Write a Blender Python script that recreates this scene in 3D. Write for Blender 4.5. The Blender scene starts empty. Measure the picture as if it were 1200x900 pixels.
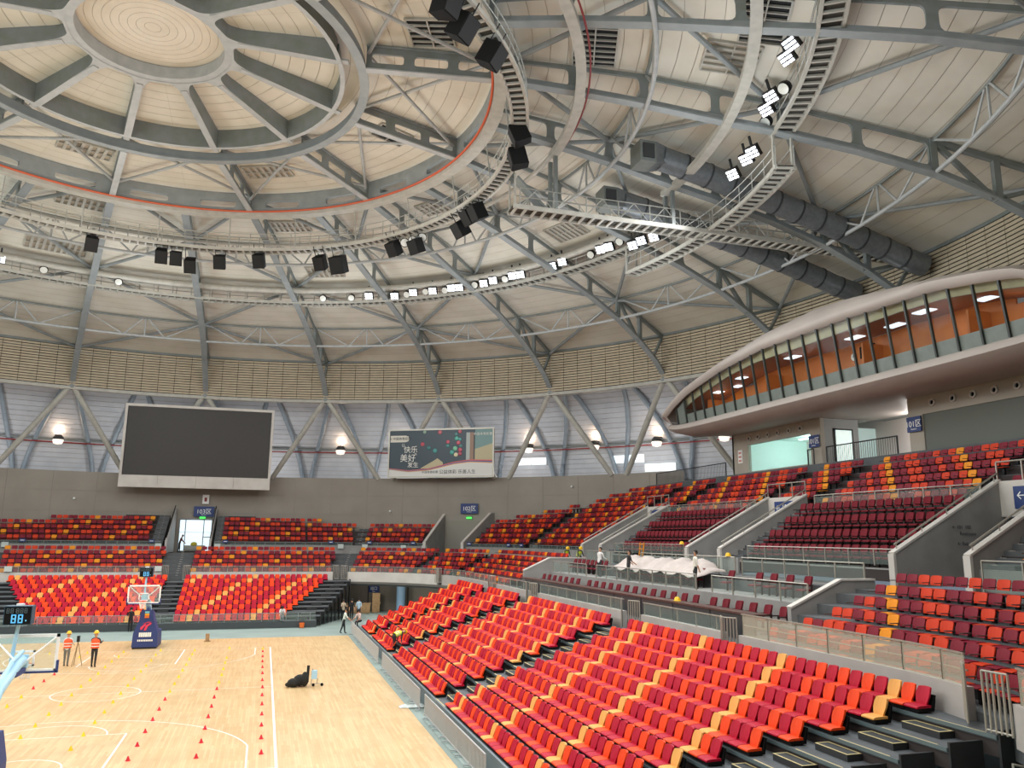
import bpy, bmesh, math, random
from math import sin, cos, pi, radians, degrees, hypot, atan2, sqrt
from mathutils import Vector, Matrix
random.seed(7)
SC = bpy.context.scene
COL = SC.collection

# light levels
EXPOSURE = 0.0
NFLOOD, FLOOD_W = 28, 4000
NFILL, FILL_W = 12, 1650
NIN, IN_W = 4, 1500
GALLERY_FILL_W = 480
WALLLAMP_W = 130
DAY = 0.9

# ---------------------------------------------------------------- camera
CAM = Vector((7.208, -41.123, 6.986))
YAW, PITCH, ROLL, FPX = .2932, .1895, .0093, 937.75
_f = Vector((sin(YAW)*cos(PITCH), cos(YAW)*cos(PITCH), sin(PITCH)))
_r = Vector((cos(YAW), -sin(YAW), 0)); _u = _r.cross(_f)
_r2 = _r*cos(ROLL)+_u*sin(ROLL); _u2 = -_r*sin(ROLL)+_u*cos(ROLL)
cd = bpy.data.cameras.new('camera'); co = bpy.data.objects.new('camera', cd); COL.objects.link(co)
cd.sensor_fit = 'HORIZONTAL'; cd.sensor_width = 36; cd.lens = FPX*36/1200; cd.clip_end = 400; cd.clip_start = .1
co.matrix_world = Matrix(((_r2.x, _u2.x, -_f.x, CAM.x), (_r2.y, _u2.y, -_f.y, CAM.y), (_r2.z, _u2.z, -_f.z, CAM.z), (0, 0, 0, 1)))
SC.camera = co

# ---------------------------------------------------------------- world, exposure
w = bpy.data.worlds.new('world'); SC.world = w; w.use_nodes = True
w.node_tree.nodes['Background'].inputs[0].default_value = (.72, .86, 1, 1)
w.node_tree.nodes['Background'].inputs[1].default_value = 1.6
SC.view_settings.view_transform = 'Standard'; SC.view_settings.look = 'None'
SC.view_settings.gamma = 1; SC.view_settings.exposure = EXPOSURE; SC.view_settings.use_curve_mapping = False
try:
    SC.cycles.max_bounces = 8; SC.cycles.diffuse_bounces = 5; SC.cycles.glossy_bounces = 3
    SC.cycles.transparent_max_bounces = 16; SC.cycles.transmission_bounces = 4
    SC.cycles.sample_clamp_indirect = 4; SC.cycles.caustics_reflective = False; SC.cycles.caustics_refractive = False
except Exception:
    pass

# floodlights on the lighting catwalk all round the roof, aimed at the court
def lamp(name, kind, loc, energy, color=(1, 1, 1), aim=None, size=.5, spot=150, blend=1.0):
    l = bpy.data.lights.new(name, kind); l.energy = energy; l.color = color
    if kind == 'SPOT': l.spot_size = radians(spot); l.spot_blend = blend; l.shadow_soft_size = size
    elif kind == 'AREA': l.shape = 'DISK'; l.size = size
    else: l.shadow_soft_size = size
    o = bpy.data.objects.new(name, l); COL.objects.link(o); o.location = loc
    if aim is not None: o.rotation_euler = (Vector(aim)-Vector(loc)).to_track_quat('-Z', 'Y').to_euler()
    return o
for k in range(NFLOOD):
    a = radians(-172+k*360/NFLOOD)
    lamp('floodlight_beam', 'SPOT', (31.3*cos(a), 31.3*sin(a), 27.2), FLOOD_W, (.97, .985, 1), (7*cos(a), 11*sin(a), 0), .6, 128, 1)
for k in range(NFILL):      # added soft fill to even out the roof, no fittings behind it
    a = radians(9+k*360/NFILL)
    lamp('roof_fill', 'POINT', (29*cos(a), 29*sin(a), 21.5), FILL_W, (.86, .95, 1), None, 2.5)
for k in range(NIN):  # added fill to brighten the roof round the wheel
    a = radians(20+k*360/NIN)
    lamp('inner_roof_fill', 'POINT', (13.0*cos(a), 13.0*sin(a), 22.5), IN_W, (1, .97, .92), None, 2.5)

for k in range(24):          # added fill between drum wall and outer shell, brightens the cladding
    a = radians(7.5+k*15)
    lamp('gallery_fill', 'POINT', (52.3*cos(a), 52.3*sin(a), 13.6), GALLERY_FILL_W, (1, .98, .97), None, 1.0)

# ---------------------------------------------------------------- materials
def lin(h):
    h = h.lstrip('#'); c = [int(h[i:i+2], 16)/255 for i in (0, 2, 4)]
    return tuple(x/12.92 if x <= .04045 else ((x+.055)/1.055)**2.4 for x in c)+(1,)
MATS = {}
def mat(name, hexc, rough=.6, metal=0., noise=None, hex2=None, bump=0., emit=None, alpha=None, spec=None, coord='Object', rand=0.):
    if name in MATS: return MATS[name]
    m = bpy.data.materials.new(name); m.use_nodes = True; nt = m.node_tree; b = nt.nodes['Principled BSDF']
    c = lin(hexc); b.inputs['Base Color'].default_value = c; b.inputs['Roughness'].default_value = rough; b.inputs['Metallic'].default_value = metal
    if spec is not None: b.inputs['Specular IOR Level'].default_value = spec
    out = None
    if noise:
        tc = nt.nodes.new('ShaderNodeTexCoord'); n = nt.nodes.new('ShaderNodeTexNoise'); n.inputs['Scale'].default_value = noise; n.inputs['Detail'].default_value = 5
        nt.links.new(tc.outputs[coord], n.inputs['Vector'])
        mx = nt.nodes.new('ShaderNodeMix'); mx.data_type = 'RGBA'; mx.inputs[6].default_value = c; mx.inputs[7].default_value = lin(hex2 or hexc)
        rp = nt.nodes.new('ShaderNodeMapRange'); rp.inputs[1].default_value = .35; rp.inputs[2].default_value = .68
        nt.links.new(n.outputs['Fac'], rp.inputs[0]); nt.links.new(rp.outputs[0], mx.inputs[0]); out = mx.outputs[2]
        if bump:
            bp = nt.nodes.new('ShaderNodeBump'); bp.inputs['Strength'].default_value = bump; bp.inputs['Distance'].default_value = .02
            nt.links.new(n.outputs['Fac'], bp.inputs['Height']); nt.links.new(bp.outputs[0], b.inputs['Normal'])
    if rand:
        oi = nt.nodes.new('ShaderNodeObjectInfo'); hv = nt.nodes.new('ShaderNodeHueSaturation'); mr = nt.nodes.new('ShaderNodeMapRange')
        mr.inputs[3].default_value = 1-rand; mr.inputs[4].default_value = 1+rand*.6
        nt.links.new(oi.outputs['Random'], mr.inputs[0]); nt.links.new(mr.outputs[0], hv.inputs['Value'])
        if out is None: hv.inputs['Color'].default_value = c
        else: nt.links.new(out, hv.inputs['Color'])
        out = hv.outputs[0]
    if out is not None: nt.links.new(out, b.inputs['Base Color'])
    if emit:
        b.inputs['Emission Color'].default_value = lin(emit[0]); b.inputs['Emission Strength'].default_value = emit[1]
        try: m.cycles.emission_sampling = 'NONE'
        except Exception: pass
    if alpha is not None: b.inputs['Alpha'].default_value = alpha
    MATS[name] = m; return m
def glass_mat(name, hexc, alpha, rough=.05):
    if name in MATS: return MATS[name]
    m = bpy.data.materials.new(name); m.use_nodes = True; nt = m.node_tree
    for n in list(nt.nodes):
        if n.type != 'OUTPUT_MATERIAL': nt.nodes.remove(n)
    o = [n for n in nt.nodes if n.type == 'OUTPUT_MATERIAL'][0]
    t = nt.nodes.new('ShaderNodeBsdfTransparent'); g = nt.nodes.new('ShaderNodeBsdfPrincipled'); mx = nt.nodes.new('ShaderNodeMixShader')
    g.inputs['Base Color'].default_value = lin(hexc); g.inputs['Roughness'].default_value = rough
    t.inputs[0].default_value = (.93, .97, .95, 1); mx.inputs[0].default_value = alpha
    nt.links.new(t.outputs[0], mx.inputs[1]); nt.links.new(g.outputs[0], mx.inputs[2]); nt.links.new(mx.outputs[0], o.inputs[0])
    MATS[name] = m; return m

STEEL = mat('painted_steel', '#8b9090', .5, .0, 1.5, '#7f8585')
STEEL_D = mat('painted_steel_web', '#7a7f7f', .55, .0, 1.5, '#70766f')  # darker steel tone, the webs' weaker light put into the colour
STEEL_L = mat('steel_flange', '#a9abaa', .5, 0, 2, '#9c9f9e')  # lighter steel tone, light on the bottom flanges put into the colour
STEEL_B = mat('blue_grey_steel', '#8f9aa3', .5, 0, 2, '#84909a')
CATW = mat('catwalk_steel', '#b3b0a6', .5, 0, 2, '#a4a198')
RUNG = mat('catwalk_grating', '#45423c', .8)
RAIL = mat('catwalk_handrail', '#a5a59e', .45, .2)
PANEL = mat('roof_panel', '#d6d1c4', .8, 0, .5, '#cdc7b8', rand=.05)
SEAM = mat('roof_seam', '#a59b8b', .9)
DISC = mat('roof_disc', '#d8cfbf', .8, 0, .6, '#d0c6b4')
LOUV = mat('louvre_slat', '#b9ab92', .6, 0, 2, '#ad9f87')
LOUVD = mat('louvre_void', '#1b1915', .9)
CLAD = mat('outer_cladding', '#c8c9cc', .6, .05, .8, '#bdbfc4')
WALLM = mat('painted_wall', '#9a9389', .75, 0, .35, '#918a80')
CONC = mat('concrete', '#9a9793', .8, 0, 1.2, '#8d8a86', .1)
CONC_L = mat('white_parapet', '#d3cdc5', .7, 0, .8, '#c6bfb7')
CONC_M = mat('pale_concrete', '#b9b2ac', .75, 0, 1, '#ada6a0')
CONC_D = mat('grey_tread', '#5d5f60', .85, 0, 2, '#545658')
RISER = mat('dark_riser', '#3b3331', .85)
BLACK = mat('black_plastic', '#111111', .85, spec=.2)
BLACKM = mat('black_metal', '#1d1e20', .45, .4)
DECK = mat('telescopic_deck', '#5a5e61', .7, 0, 3, '#4e5255')
NOSE = mat('yellow_nosing', '#cdbd88', .6)
DARKST = mat('dark_panel', '#2e2f30', .6)
ORANGEPIPE = mat('orange_pipe', '#c2542c', .5)
REDPIPE = mat('red_pipe', '#8d2a28', .5)
S_RED = mat('seat_crimson', '#b3082c', .55, spec=.25); S_ORG = mat('seat_orange', '#e8450f', .55, spec=.25); S_CRM = mat('seat_cream', '#e6a658', .55, spec=.25)
F_MAR = mat('seat_maroon', '#7c1026', .55, spec=.25); F_ORG = mat('seat_vermilion', '#cc3810', .55, spec=.25); F_YEL = mat('seat_amber', '#e58e12', .55, spec=.25)
VIPR = mat('vip_fabric', '#760a1e', .9, 0, 12, '#640818'); VIPD = mat('vip_frame', '#2a1512', .6)
GLASS = glass_mat('rail_glass', '#c3d0ca', .1)
GLASS_W = glass_mat('hazy_rail_glass', '#efe3cc', .26, .25)  # cream tint stands in for the haze of reflections on the near panes
GLASS_P = glass_mat('pod_glass', '#3a3a36', .16)
CHROME = mat('stainless', '#aca79c', .42, .55)
NAVY = mat('navy_sign', '#22386f', .5); WHITE = mat('white_paint', '#f1f1ee', .5); WHITEL = mat('line_white', '#f5f3ec', .5)
SKYBLUE = mat('pale_blue_paint', '#a9d3ea', .4); NAVYPAD = mat('navy_pad', '#2b3c74', .6)
WOODBOX = mat('plywood', '#a98a63', .7, 0, 4, '#957650')
SKIN = mat('skin', '#b98a6c', .6); HAIR = mat('hair', '#17120f', .7)

# ---------------------------------------------------------------- mesh builder
def V(*a): return Vector(a)
def PZ(R, a, z): return Vector((R*cos(radians(a)), R*sin(radians(a)), z))
def wloc(o):
    v = Vector((0, 0, 0))
    while o is not None: v += o.location; o = o.parent
    return v
class MB:
    def __init__(s): s.v = []; s.f = []; s.mi = []
    def add(s, vs, fs, mi=0):
        n = len(s.v); s.v.extend([tuple(x) for x in vs]); s.f.extend([tuple(i+n for i in f) for f in fs]); s.mi.extend([mi]*len(fs)); return s
    def box(s, lo, hi, mi=0):
        x0, y0, z0 = lo; x1, y1, z1 = hi
        return s.add([(x0, y0, z0), (x1, y0, z0), (x1, y1, z0), (x0, y1, z0), (x0, y0, z1), (x1, y0, z1), (x1, y1, z1), (x0, y1, z1)],
                     [(0, 3, 2, 1), (4, 5, 6, 7), (0, 1, 5, 4), (1, 2, 6, 5), (2, 3, 7, 6), (3, 0, 4, 7)], mi)
    def beam(s, p0, p1, w, h, up=(0, 0, 1), mi=0):
        p0 = Vector(p0); p1 = Vector(p1); t = (p1-p0).normalized(); up = Vector(up); r = t.cross(up)
        if r.length < 1e-4: r = t.cross(Vector((1, 0, 0)))
        r.normalize(); u = r.cross(t)
        vs = [p+r*a*w/2+u*b*h/2 for p in (p0, p1) for a, b in ((-1, -1), (1, -1), (1, 1), (-1, 1))]
        return s.add(vs, [(3, 2, 1, 0), (4, 5, 6, 7), (0, 1, 5, 4), (1, 2, 6, 5), (2, 3, 7, 6), (3, 0, 4, 7)], mi)
    def tube(s, pts, r, n=8, mi=0, r2=None):
        pts = [Vector(p) for p in pts]; rings = []; m = len(pts); pr = None
        for i, p in enumerate(pts):
            t = (pts[min(i+1, m-1)]-pts[max(i-1, 0)]).normalized()
            a = Vector((0, 0, 1)) if abs(t.z) < .95 else Vector((1, 0, 0))
            x = t.cross(a).normalized(); y = x.cross(t)
            if pr is not None and x.dot(pr) < 0: x = -x; y = -y
            pr = x
            rr = r if r2 is None else r+(r2-r)*i/(m-1)
            rings.append([p+x*rr*cos(2*pi*k/n)+y*rr*sin(2*pi*k/n) for k in range(n)])
        vs = [v for g in rings for v in g]; fs = []
        for i in range(m-1):
            for k in range(n): fs.append((i*n+k, i*n+(k+1) % n, (i+1)*n+(k+1) % n, (i+1)*n+k))
        fs.append(tuple(range(n-1, -1, -1))); fs.append(tuple((m-1)*n+k for k in range(n)))
        return s.add(vs, fs, mi)
    def ring(s, R, z, prof, a0=0, a1=360, step=1.5, mi=0):
        closed = abs(a1-a0) >= 359.9; n = max(2, int(abs(a1-a0)/step)); m = len(prof); cnt = n if closed else n+1
        vs = [PZ(R+dr, a0+(a1-a0)*i/n, z+dz) for i in range(cnt) for dr, dz in prof]; fs = []
        for i in range(n):
            j = (i+1) % cnt
            for k in range(m): fs.append((i*m+k, j*m+k, j*m+(k+1) % m, i*m+(k+1) % m))
        if not closed: fs.append(tuple(range(m))); fs.append(tuple(n*m+k for k in range(m-1, -1, -1)))
        return s.add(vs, fs, mi)
    def sweep(s, frames, prof, mi=0, caps=True):
        # frames: list of (origin, side dir, up dir); prof: list of (side, up)
        m = len(prof); vs = [o+a*p+b*q for o, a, b in frames for p, q in prof]; fs = []
        for i in range(len(frames)-1):
            for k in range(m): fs.append((i*m+k, (i+1)*m+k, (i+1)*m+(k+1) % m, i*m+(k+1) % m))
        if caps: fs.append(tuple(range(m))); fs.append(tuple((len(frames)-1)*m+k for k in range(m-1, -1, -1)))
        return s.add(vs, fs, mi)
    def prism(s, poly, axis, lo, hi, mi=0):
        # poly: list of 2D points in the plane normal to axis (0: y,z 1: x,z 2: x,y)
        def mk(p, c):
            return {0: (c, p[0], p[1]), 1: (p[0], c, p[1]), 2: (p[0], p[1], c)}[axis]
        n = len(poly); vs = [mk(p, lo) for p in poly]+[mk(p, hi) for p in poly]
        fs = [tuple(range(n-1, -1, -1)), tuple(range(n, 2*n))]+[(i, (i+1) % n, n+(i+1) % n, n+i) for i in range(n)]
        return s.add(vs, fs, mi)
    def lathe(s, prof, c=(0, 0, 0), n=16, mi=0):
        m = len(prof); vs = [(c[0]+r*cos(2*pi*k/n), c[1]+r*sin(2*pi*k/n), c[2]+z) for k in range(n) for r, z in prof]; fs = []
        for k in range(n):
            j = (k+1) % n
            for i in range(m-1): fs.append((k*m+i, j*m+i, j*m+i+1, k*m+i+1))
        return s.add(vs, fs, mi)
    def sphere(s, c, r, mi=0, n=10, sc=(1, 1, 1)):
        m = n//2+1; vs = []; fs = []
        for i in range(m):
            t = pi*i/(m-1)
            for k in range(n): vs.append((c[0]+sc[0]*r*sin(t)*cos(2*pi*k/n), c[1]+sc[1]*r*sin(t)*sin(2*pi*k/n), c[2]+sc[2]*r*cos(t)))
        for i in range(m-1):
            for k in range(n): fs.append((i*n+k, (i+1)*n+k, (i+1)*n+(k+1) % n, i*n+(k+1) % n))
        return s.add(vs, fs, mi)
    def xform(s, M):
        s.v = [tuple(M @ Vector(v)) for v in s.v]; return s
    def mesh(s, name, mats, smooth=False, off=None):
        me = bpy.data.meshes.new(name); vs = s.v
        if off is not None and off.length > 0: vs = [(v[0]-off.x, v[1]-off.y, v[2]-off.z) for v in vs]
        me.from_pydata(vs, [], s.f); mats = mats if isinstance(mats, (list, tuple)) else [mats]
        for m in mats: me.materials.append(m)
        if len(mats) > 1: me.polygons.foreach_set('material_index', s.mi)
        bm = bmesh.new(); bm.from_mesh(me); bmesh.ops.recalc_face_normals(bm, faces=bm.faces); bm.to_mesh(me); bm.free()
        if smooth: me.shade_smooth() if hasattr(me, 'shade_smooth') else None
        me.update(); return me
    def build(s, name, mats, parent=None, smooth=False, local=False):
        off = wloc(parent) if (parent is not None and not local) else None
        o = bpy.data.objects.new(name, s.mesh(name, mats, smooth, off)); COL.objects.link(o)
        if parent is not None: o.parent = parent
        return o
def smooth_auto(o, ang=40):
    try:
        me = o.data; me.polygons.foreach_set('use_smooth', [True]*len(me.polygons)); me.set_sharp_from_angle(angle=radians(ang))
    except Exception: pass
    return o
def tag(o, label=None, cat=None, group=None, kind=None):
    if label: o['label'] = label
    if cat: o['category'] = cat
    if group: o['group'] = group
    if kind: o['kind'] = kind
    return o
def thing(name, loc=(0, 0, 0), label=None, cat=None, group=None, rz=0, kind=None):
    o = bpy.data.objects.new(name, None); COL.objects.link(o); o.location = loc; o.rotation_euler = (0, 0, rz); o.empty_display_size = .2
    return tag(o, label, cat, group, kind)
def inst(name, me, parent=None, loc=(0, 0, 0), rot=(0, 0, 0)):
    o = bpy.data.objects.new(name, me); COL.objects.link(o); o.location = loc; o.rotation_euler = rot
    if parent is not None: o.parent = parent
    return o
def struct(o, label=None): return tag(o, label, None, None, 'structure')
def text_mesh(s, size, align='CENTER', ext=0.004, font=None):
    cu = bpy.data.curves.new('txt', 'FONT'); cu.body = s; cu.size = size; cu.align_x = align; cu.align_y = 'CENTER'; cu.extrude = ext; cu.resolution_u = 3
    ob = bpy.data.objects.new('txt', cu); COL.objects.link(ob)
    dg = bpy.context.evaluated_depsgraph_get(); me = bpy.data.meshes.new_from_object(ob.evaluated_get(dg)); bpy.data.objects.remove(ob); bpy.data.curves.remove(cu)
    return me
def add_text(s, size, pos, right, up, m, parent, name='lettering', align='CENTER'):
    """flat lettering at pos; right and up span its plane"""
    me = text_mesh(s, size, align); me.materials.clear(); me.materials.append(m)
    r = Vector(right).normalized(); u = Vector(up).normalized(); n = r.cross(u)
    M = Matrix(((r.x, u.x, n.x, 0), (r.y, u.y, n.y, 0), (r.z, u.z, n.z, 0), (0, 0, 0, 1)))
    me.transform(M); me.transform(Matrix.Translation(Vector(pos)-wloc(parent)))
    o = bpy.data.objects.new(name, me); COL.objects.link(o); o.parent = parent; return o
def lerp(x, xs, ys):
    if x <= xs[0]: return ys[0]
    for i in range(len(xs)-1):
        if x <= xs[i+1]: return ys[i]+(ys[i+1]-ys[i])*(x-xs[i])/(xs[i+1]-xs[i])
    return ys[-1]
# ================================================================ ROOF
SKX = [0, 3.6, 11, 18, 25, 30, 35.6, 39.6, 43.5, 47.3, 49]; SKZ = [32.9, 32.75, 32.1, 31.62, 30.95, 30.0, 28.7, 27.75, 26.65, 25.45, 24.9]
def skz(R): return lerp(R, SKX, SKZ)
BCX = [17.9, 21.9, 25.3, 29.3, 32.3, 36.5, 40.5, 43.4, 46, 47.4]; BCZ = [30.2, 29.62, 29.02, 28.17, 27.6, 26.65, 25.45, 24.2, 22.75, 21.5]
def bcz(R): return lerp(R, BCX, BCZ)
A0 = -.4                                        # offset of the truss grid, degrees
TR = [15*k+A0 for k in range(-3, 9)]           # trusses that the frame can reach
def in_view(p, m=60):
    d = Vector(p)-CAM; z = d.dot(_f)
    if z < .5: return False
    x = 600+FPX*d.dot(_r2)/z; y = 450-FPX*d.dot(_u2)/z
    return -m < x < 1200+m and -m < y < 900+m

ceil = thing('ceiling', (0, 0, 0), kind='structure')
mb = MB(); prof = [0, 3.6, 7, 11, 14.5, 18, 21.5, 25, 30, 35.6, 39.6, 43.5, 47.3]
n = 144
for i in range(n):
    for j in range(len(prof)-1):
        a, b = 360*i/n, 360*(i+1)/n
        mb.add([PZ(prof[j], a, skz(prof[j])+.07), PZ(prof[j+1], a, skz(prof[j+1])+.07), PZ(prof[j+1], b, skz(prof[j+1])+.07), PZ(prof[j], b, skz(prof[j])+.07)], [(0, 1, 2, 3)])
o = mb.build('roof_deck', SEAM, ceil)
# curved panels in concentric strips
Rs = [3.75]; 
while Rs[-1] < 17.2: Rs.append(Rs[-1]+.79)
Rs[-1] = 17.9
while Rs[-1] < 46.4: Rs.append(Rs[-1]+.9)
Rs[-1] = 47.25
cand = []
for j in range(len(Rs)-1):
    for k in range(24):
        a0, a1 = 15*k+A0, 15*(k+1)+A0
        off = 0 if Rs[j] > 3.7 else 0
        rm = (Rs[j]+Rs[j+1])/2; c = PZ(rm, (a0+a1)/2, skz(rm))
        vis = in_view(c, 40) or in_view(PZ(rm, a0, skz(rm)), 0) or in_view(PZ(rm, a1, skz(rm)), 0)
        d = (c-CAM).length
        cand.append((0 if vis else 1, -(Rs[j+1]-Rs[j])*rm/d/d, j, a0, a1))
cand.sort()
rest = MB()
for i, (iv, _, j, a0, a1) in enumerate(cand):
    r0, r1 = Rs[j]+.012, Rs[j+1]-.012; m = MB(); nn = 5; e = .004/r0*57.3
    b0, b1 = a0+e, a1-e
    # panels carry a short radial joint: two lengths per strip, staggered from strip to strip
    vs = []
    for q in range(nn+1):
        t = b0+(b1-b0)*q/nn
        vs += [PZ(r0, t, skz(r0)), PZ(r1, t, skz(r1))]
    fs = [(2*q, 2*q+2, 2*q+3, 2*q+1) for q in range(nn)]
    if iv == 0 and i < 300: MB().add(vs, fs).build('roof_panel', PANEL, ceil)
    else: rest.add(vs, fs)
tag(rest.build('roof_panels', PANEL, ceil), kind='stuff')
mb = MB()
for k in range(9):
    r0, r1 = k*.4+.008, (k+1)*.4-.008
    for i in range(48):
        a, b = 7.5*i, 7.5*(i+1)
        mb.add([PZ(r0, a, 32.78), PZ(r1, a, 32.78), PZ(r1, b, 32.78), PZ(r0, b, 32.78)], [(0, 1, 2, 3)])
mb.build('roof_disc', DISC, ceil)

TLAB = {9: 'at the far left', 8: 'ending beyond the left of the hall', 7: 'ending left of the video screen', 6: 'ending straight above the video screen', 5: 'ending between video screen and billboard', 4: 'ending above the billboard', 3: 'ending right of the billboard', 2: 'ending by the pod nose', 1: 'ending behind the pod shell', 0: 'beside the bridge catwalk', -1: 'passing the catwalk step', -2: 'crossing both box rails', -3: 'behind the near catwalk'}
# ---- spoked wheel round the centre
wheel = thing('roof_spoke_frame', (0, 0, 31), 'grey steel spoked frame round the pale disc at the crown of the roof', 'roof frame')
def wz(R): return lerp(R, [3.57, 9.7], [32.05, 31.0])
mb = MB(); mb.ring(3.57, 0, [(-.0, 32.05), (.42, 32.0), (.42, 32.75), (0, 32.75)], 0, 360, 4); mb.build('rim', STEEL_L, wheel)
for k in range(12):
    ac = 30*k+A0; hw = 15.0
    def outline(h, r0, r1, fil, nseg=6):
        # opening half-angle measured by width so spokes keep a constant width
        pts = []
        def half(R): return degrees(math.asin(max(0, (R*sin(radians(15))-h)/R)))
        # outer edge
        H1 = half(r1); H0 = half(r0+fil)
        for q in range(7): pts.append((r1, -H1+2*H1*q/6))
        for q in range(1, 4): pts.append((r1+(r0+fil-r1)*q/4, half(r1+(r0+fil-r1)*q/4)))
        Hc = half(r0+fil)
        for q in range(nseg+1):
            t = pi/2*q/nseg; pts.append((r0+fil*(1-sin(t)), Hc*(1-.55*(1-cos(t)))))
        for q in range(nseg, -1, -1):
            t = pi/2*q/nseg; pts.append((r0+fil*(1-sin(t)), -Hc*(1-.55*(1-cos(t)))))
        for q in range(3, 0, -1): pts.append((r1+(r0+fil-r1)*q/4, -half(r1+(r0+fil-r1)*q/4)))
        return pts
    ins = outline(.2, 4.05, 9.6, 1.1); out = outline(.0, 3.93, 9.85, .03)
    m = MB(); N = len(ins); vs = []
    for (r, t) in ins: vs.append(PZ(r, ac+t, wz(r)))
    for (r, t) in out: vs.append(PZ(r, ac+t, wz(r)-.0))
    for (r, t) in ins: vs.append(PZ(r, ac+t, skz(r)))
    fs = [(i, (i+1) % N, N+(i+1) % N, N+i) for i in range(N)]
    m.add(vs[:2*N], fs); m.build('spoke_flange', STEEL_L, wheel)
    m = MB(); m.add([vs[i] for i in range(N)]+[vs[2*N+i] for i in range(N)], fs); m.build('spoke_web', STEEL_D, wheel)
for k in range(12):
    a = 30*k+15+A0; m = MB()
    m.beam(PZ(4.5, a, wz(4.5)+.0), PZ(10.2, a, wz(10.2)+.05), .34, .1); m.build('spoke_cap', STEEL_L, wheel)
mb = MB(); mb.ring(10.65, 30.62, [(0, 0), (.48, 0), (.48, .1), (.36, .1), (.36, .62), (.12, .62), (.12, .1), (0, .1)], 0, 360, 2)
mb.build('outer_hoop', STEEL, wheel)

# ---- ring girder with oval slots (R 17.9)
girder = thing('ring_girder', (0, 0, 30), 'deep grey ring girder with oval slots and an orange pipe along its foot', 'ring girder')
R = 17.75
def slot_strip(m, a0, a1, z0, z1, zs0, zs1, th, full=True):
    # curved web piece between a0,a1 with one rounded slot in the middle
    am = (a0+a1)/2; aw = (a1-a0)*.27; N = 24; outer = []; inner = []
    per = [(a0+(a1-a0)*q/6, z0) for q in range(6)]+[(a1, z0+(z1-z0)*q/6) for q in range(6)]+[(a1-(a1-a0)*q/6, z1) for q in range(6)]+[(a0, z1-(z1-z0)*q/6) for q in range(6)]
    zc = (zs0+zs1)/2; hz = (zs1-zs0)/2; ca = hz/R*57.3
    inn = []
    for (t, z) in per:
        th_ = atan2((z-(z0+z1)/2)/(z1-z0), (t-am)/(a1-a0)); c, s_ = cos(th_), sin(th_)
        k_ = 1/max(abs(c)**6+abs(s_)**6, 1e-9)**(1/6)
        inn.append((am+aw*c*k_, zc+hz*s_*k_))
    vs = [PZ(R, t, z) for t, z in per]+[PZ(R, t, z) for t, z in inn]+[PZ(R+th, t, z) for t, z in inn]
    fs = [(i, (i+1) % N, N+(i+1) % N, N+i) for i in range(N)]+[(N+i, N+(i+1) % N, 2*N+(i+1) % N, 2*N+i) for i in range(N)]
    m.add(vs, fs)
for k in range(24):
    a0 = 15*k+A0; m = MB(); slot_strip(m, a0, a0+15, 30.15, 31.55, 30.45, 30.98, .25); m.build('web_panel', STEEL, girder)
mb = MB(); mb.ring(R, 29.85, [(-.02, 0), (.65, 0), (.65, .3), (-.02, .3)], 0, 360, 2); mb.build('bottom_flange', CATW, girder)
mb = MB(); mb.ring(R-.1, 30.14, [(.07*cos(t*pi/3), .07*sin(t*pi/3)) for t in range(6)], 0, 360, 2); mb.build('orange_pipe', ORANGEPIPE, girder)

# ---- inner trusses with two slots and X-bracing, wheel to ring girder
def web_bay(m, pl, corners, holes, th=.1):
    """plate in the vertical plane at angle pl; corners = [(R,z)x4] (bl,br,tr,tl), hole = rounded quad inset"""
    bl, br, tr, tl = [Vector((c[0], c[1])) for c in corners]; N = 24; per = []
    for p, q_ in ((bl, br), (br, tr), (tr, tl), (tl, bl)):
        for i in range(6): per.append(p+(q_-p)*i/6)
    l, r_, b, t = holes
    h = [bl+(br-bl)*l+(tl-bl)*b, br+(bl-br)*r_+(tr-br)*b, tr+(tl-tr)*r_+(br-tr)*t, tl+(tr-tl)*l+(bl-tl)*t]
    cen = (h[0]+h[1]+h[2]+h[3])/4; inn = []
    fr = min((h[1]-h[0]).length, (h[3]-h[0]).length)*.3
    for i in range(4):
        p = h[i]; pn = h[(i+1) % 4]; pp = h[(i-1) % 4]; d1 = (pn-p).normalized(); d0 = (pp-p).normalized()
        a_ = p+d0*fr; c_ = p+d1*fr
        for s_ in (0, .33, .67, 1.0): inn.append(a_*(1-s_)**2+p*2*s_*(1-s_)+c_*s_**2)
        e = pn-d1*fr
        for s_ in (.33, .67): inn.append(c_*(1-s_)+e*s_)
    # align: per starts at bl edge; inn starts at corner bl
    off = 3
    vs = []
    n_ = Vector((-sin(radians(pl)), cos(radians(pl)), 0))
    for sgn in (-1, 1):
        vs += [PZ(p.x, pl, p.y)+n_*sgn*th/2 for p in per]; vs += [PZ(p.x, pl, p.y)+n_*sgn*th/2 for p in inn]
    fs = []
    for i in range(N):
        j = (i+1) % N; a, b = (i+2) % N, (j+2) % N
        fs.append((i, j, N+b, N+a)); fs.append((2*N+i, 2*N+j, 3*N+b, 3*N+a)); fs.append((N+a, N+b, 3*N+b, 3*N+a)); fs.append((i, j, 2*N+j, 2*N+i))
    m.add(vs, fs)
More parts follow.
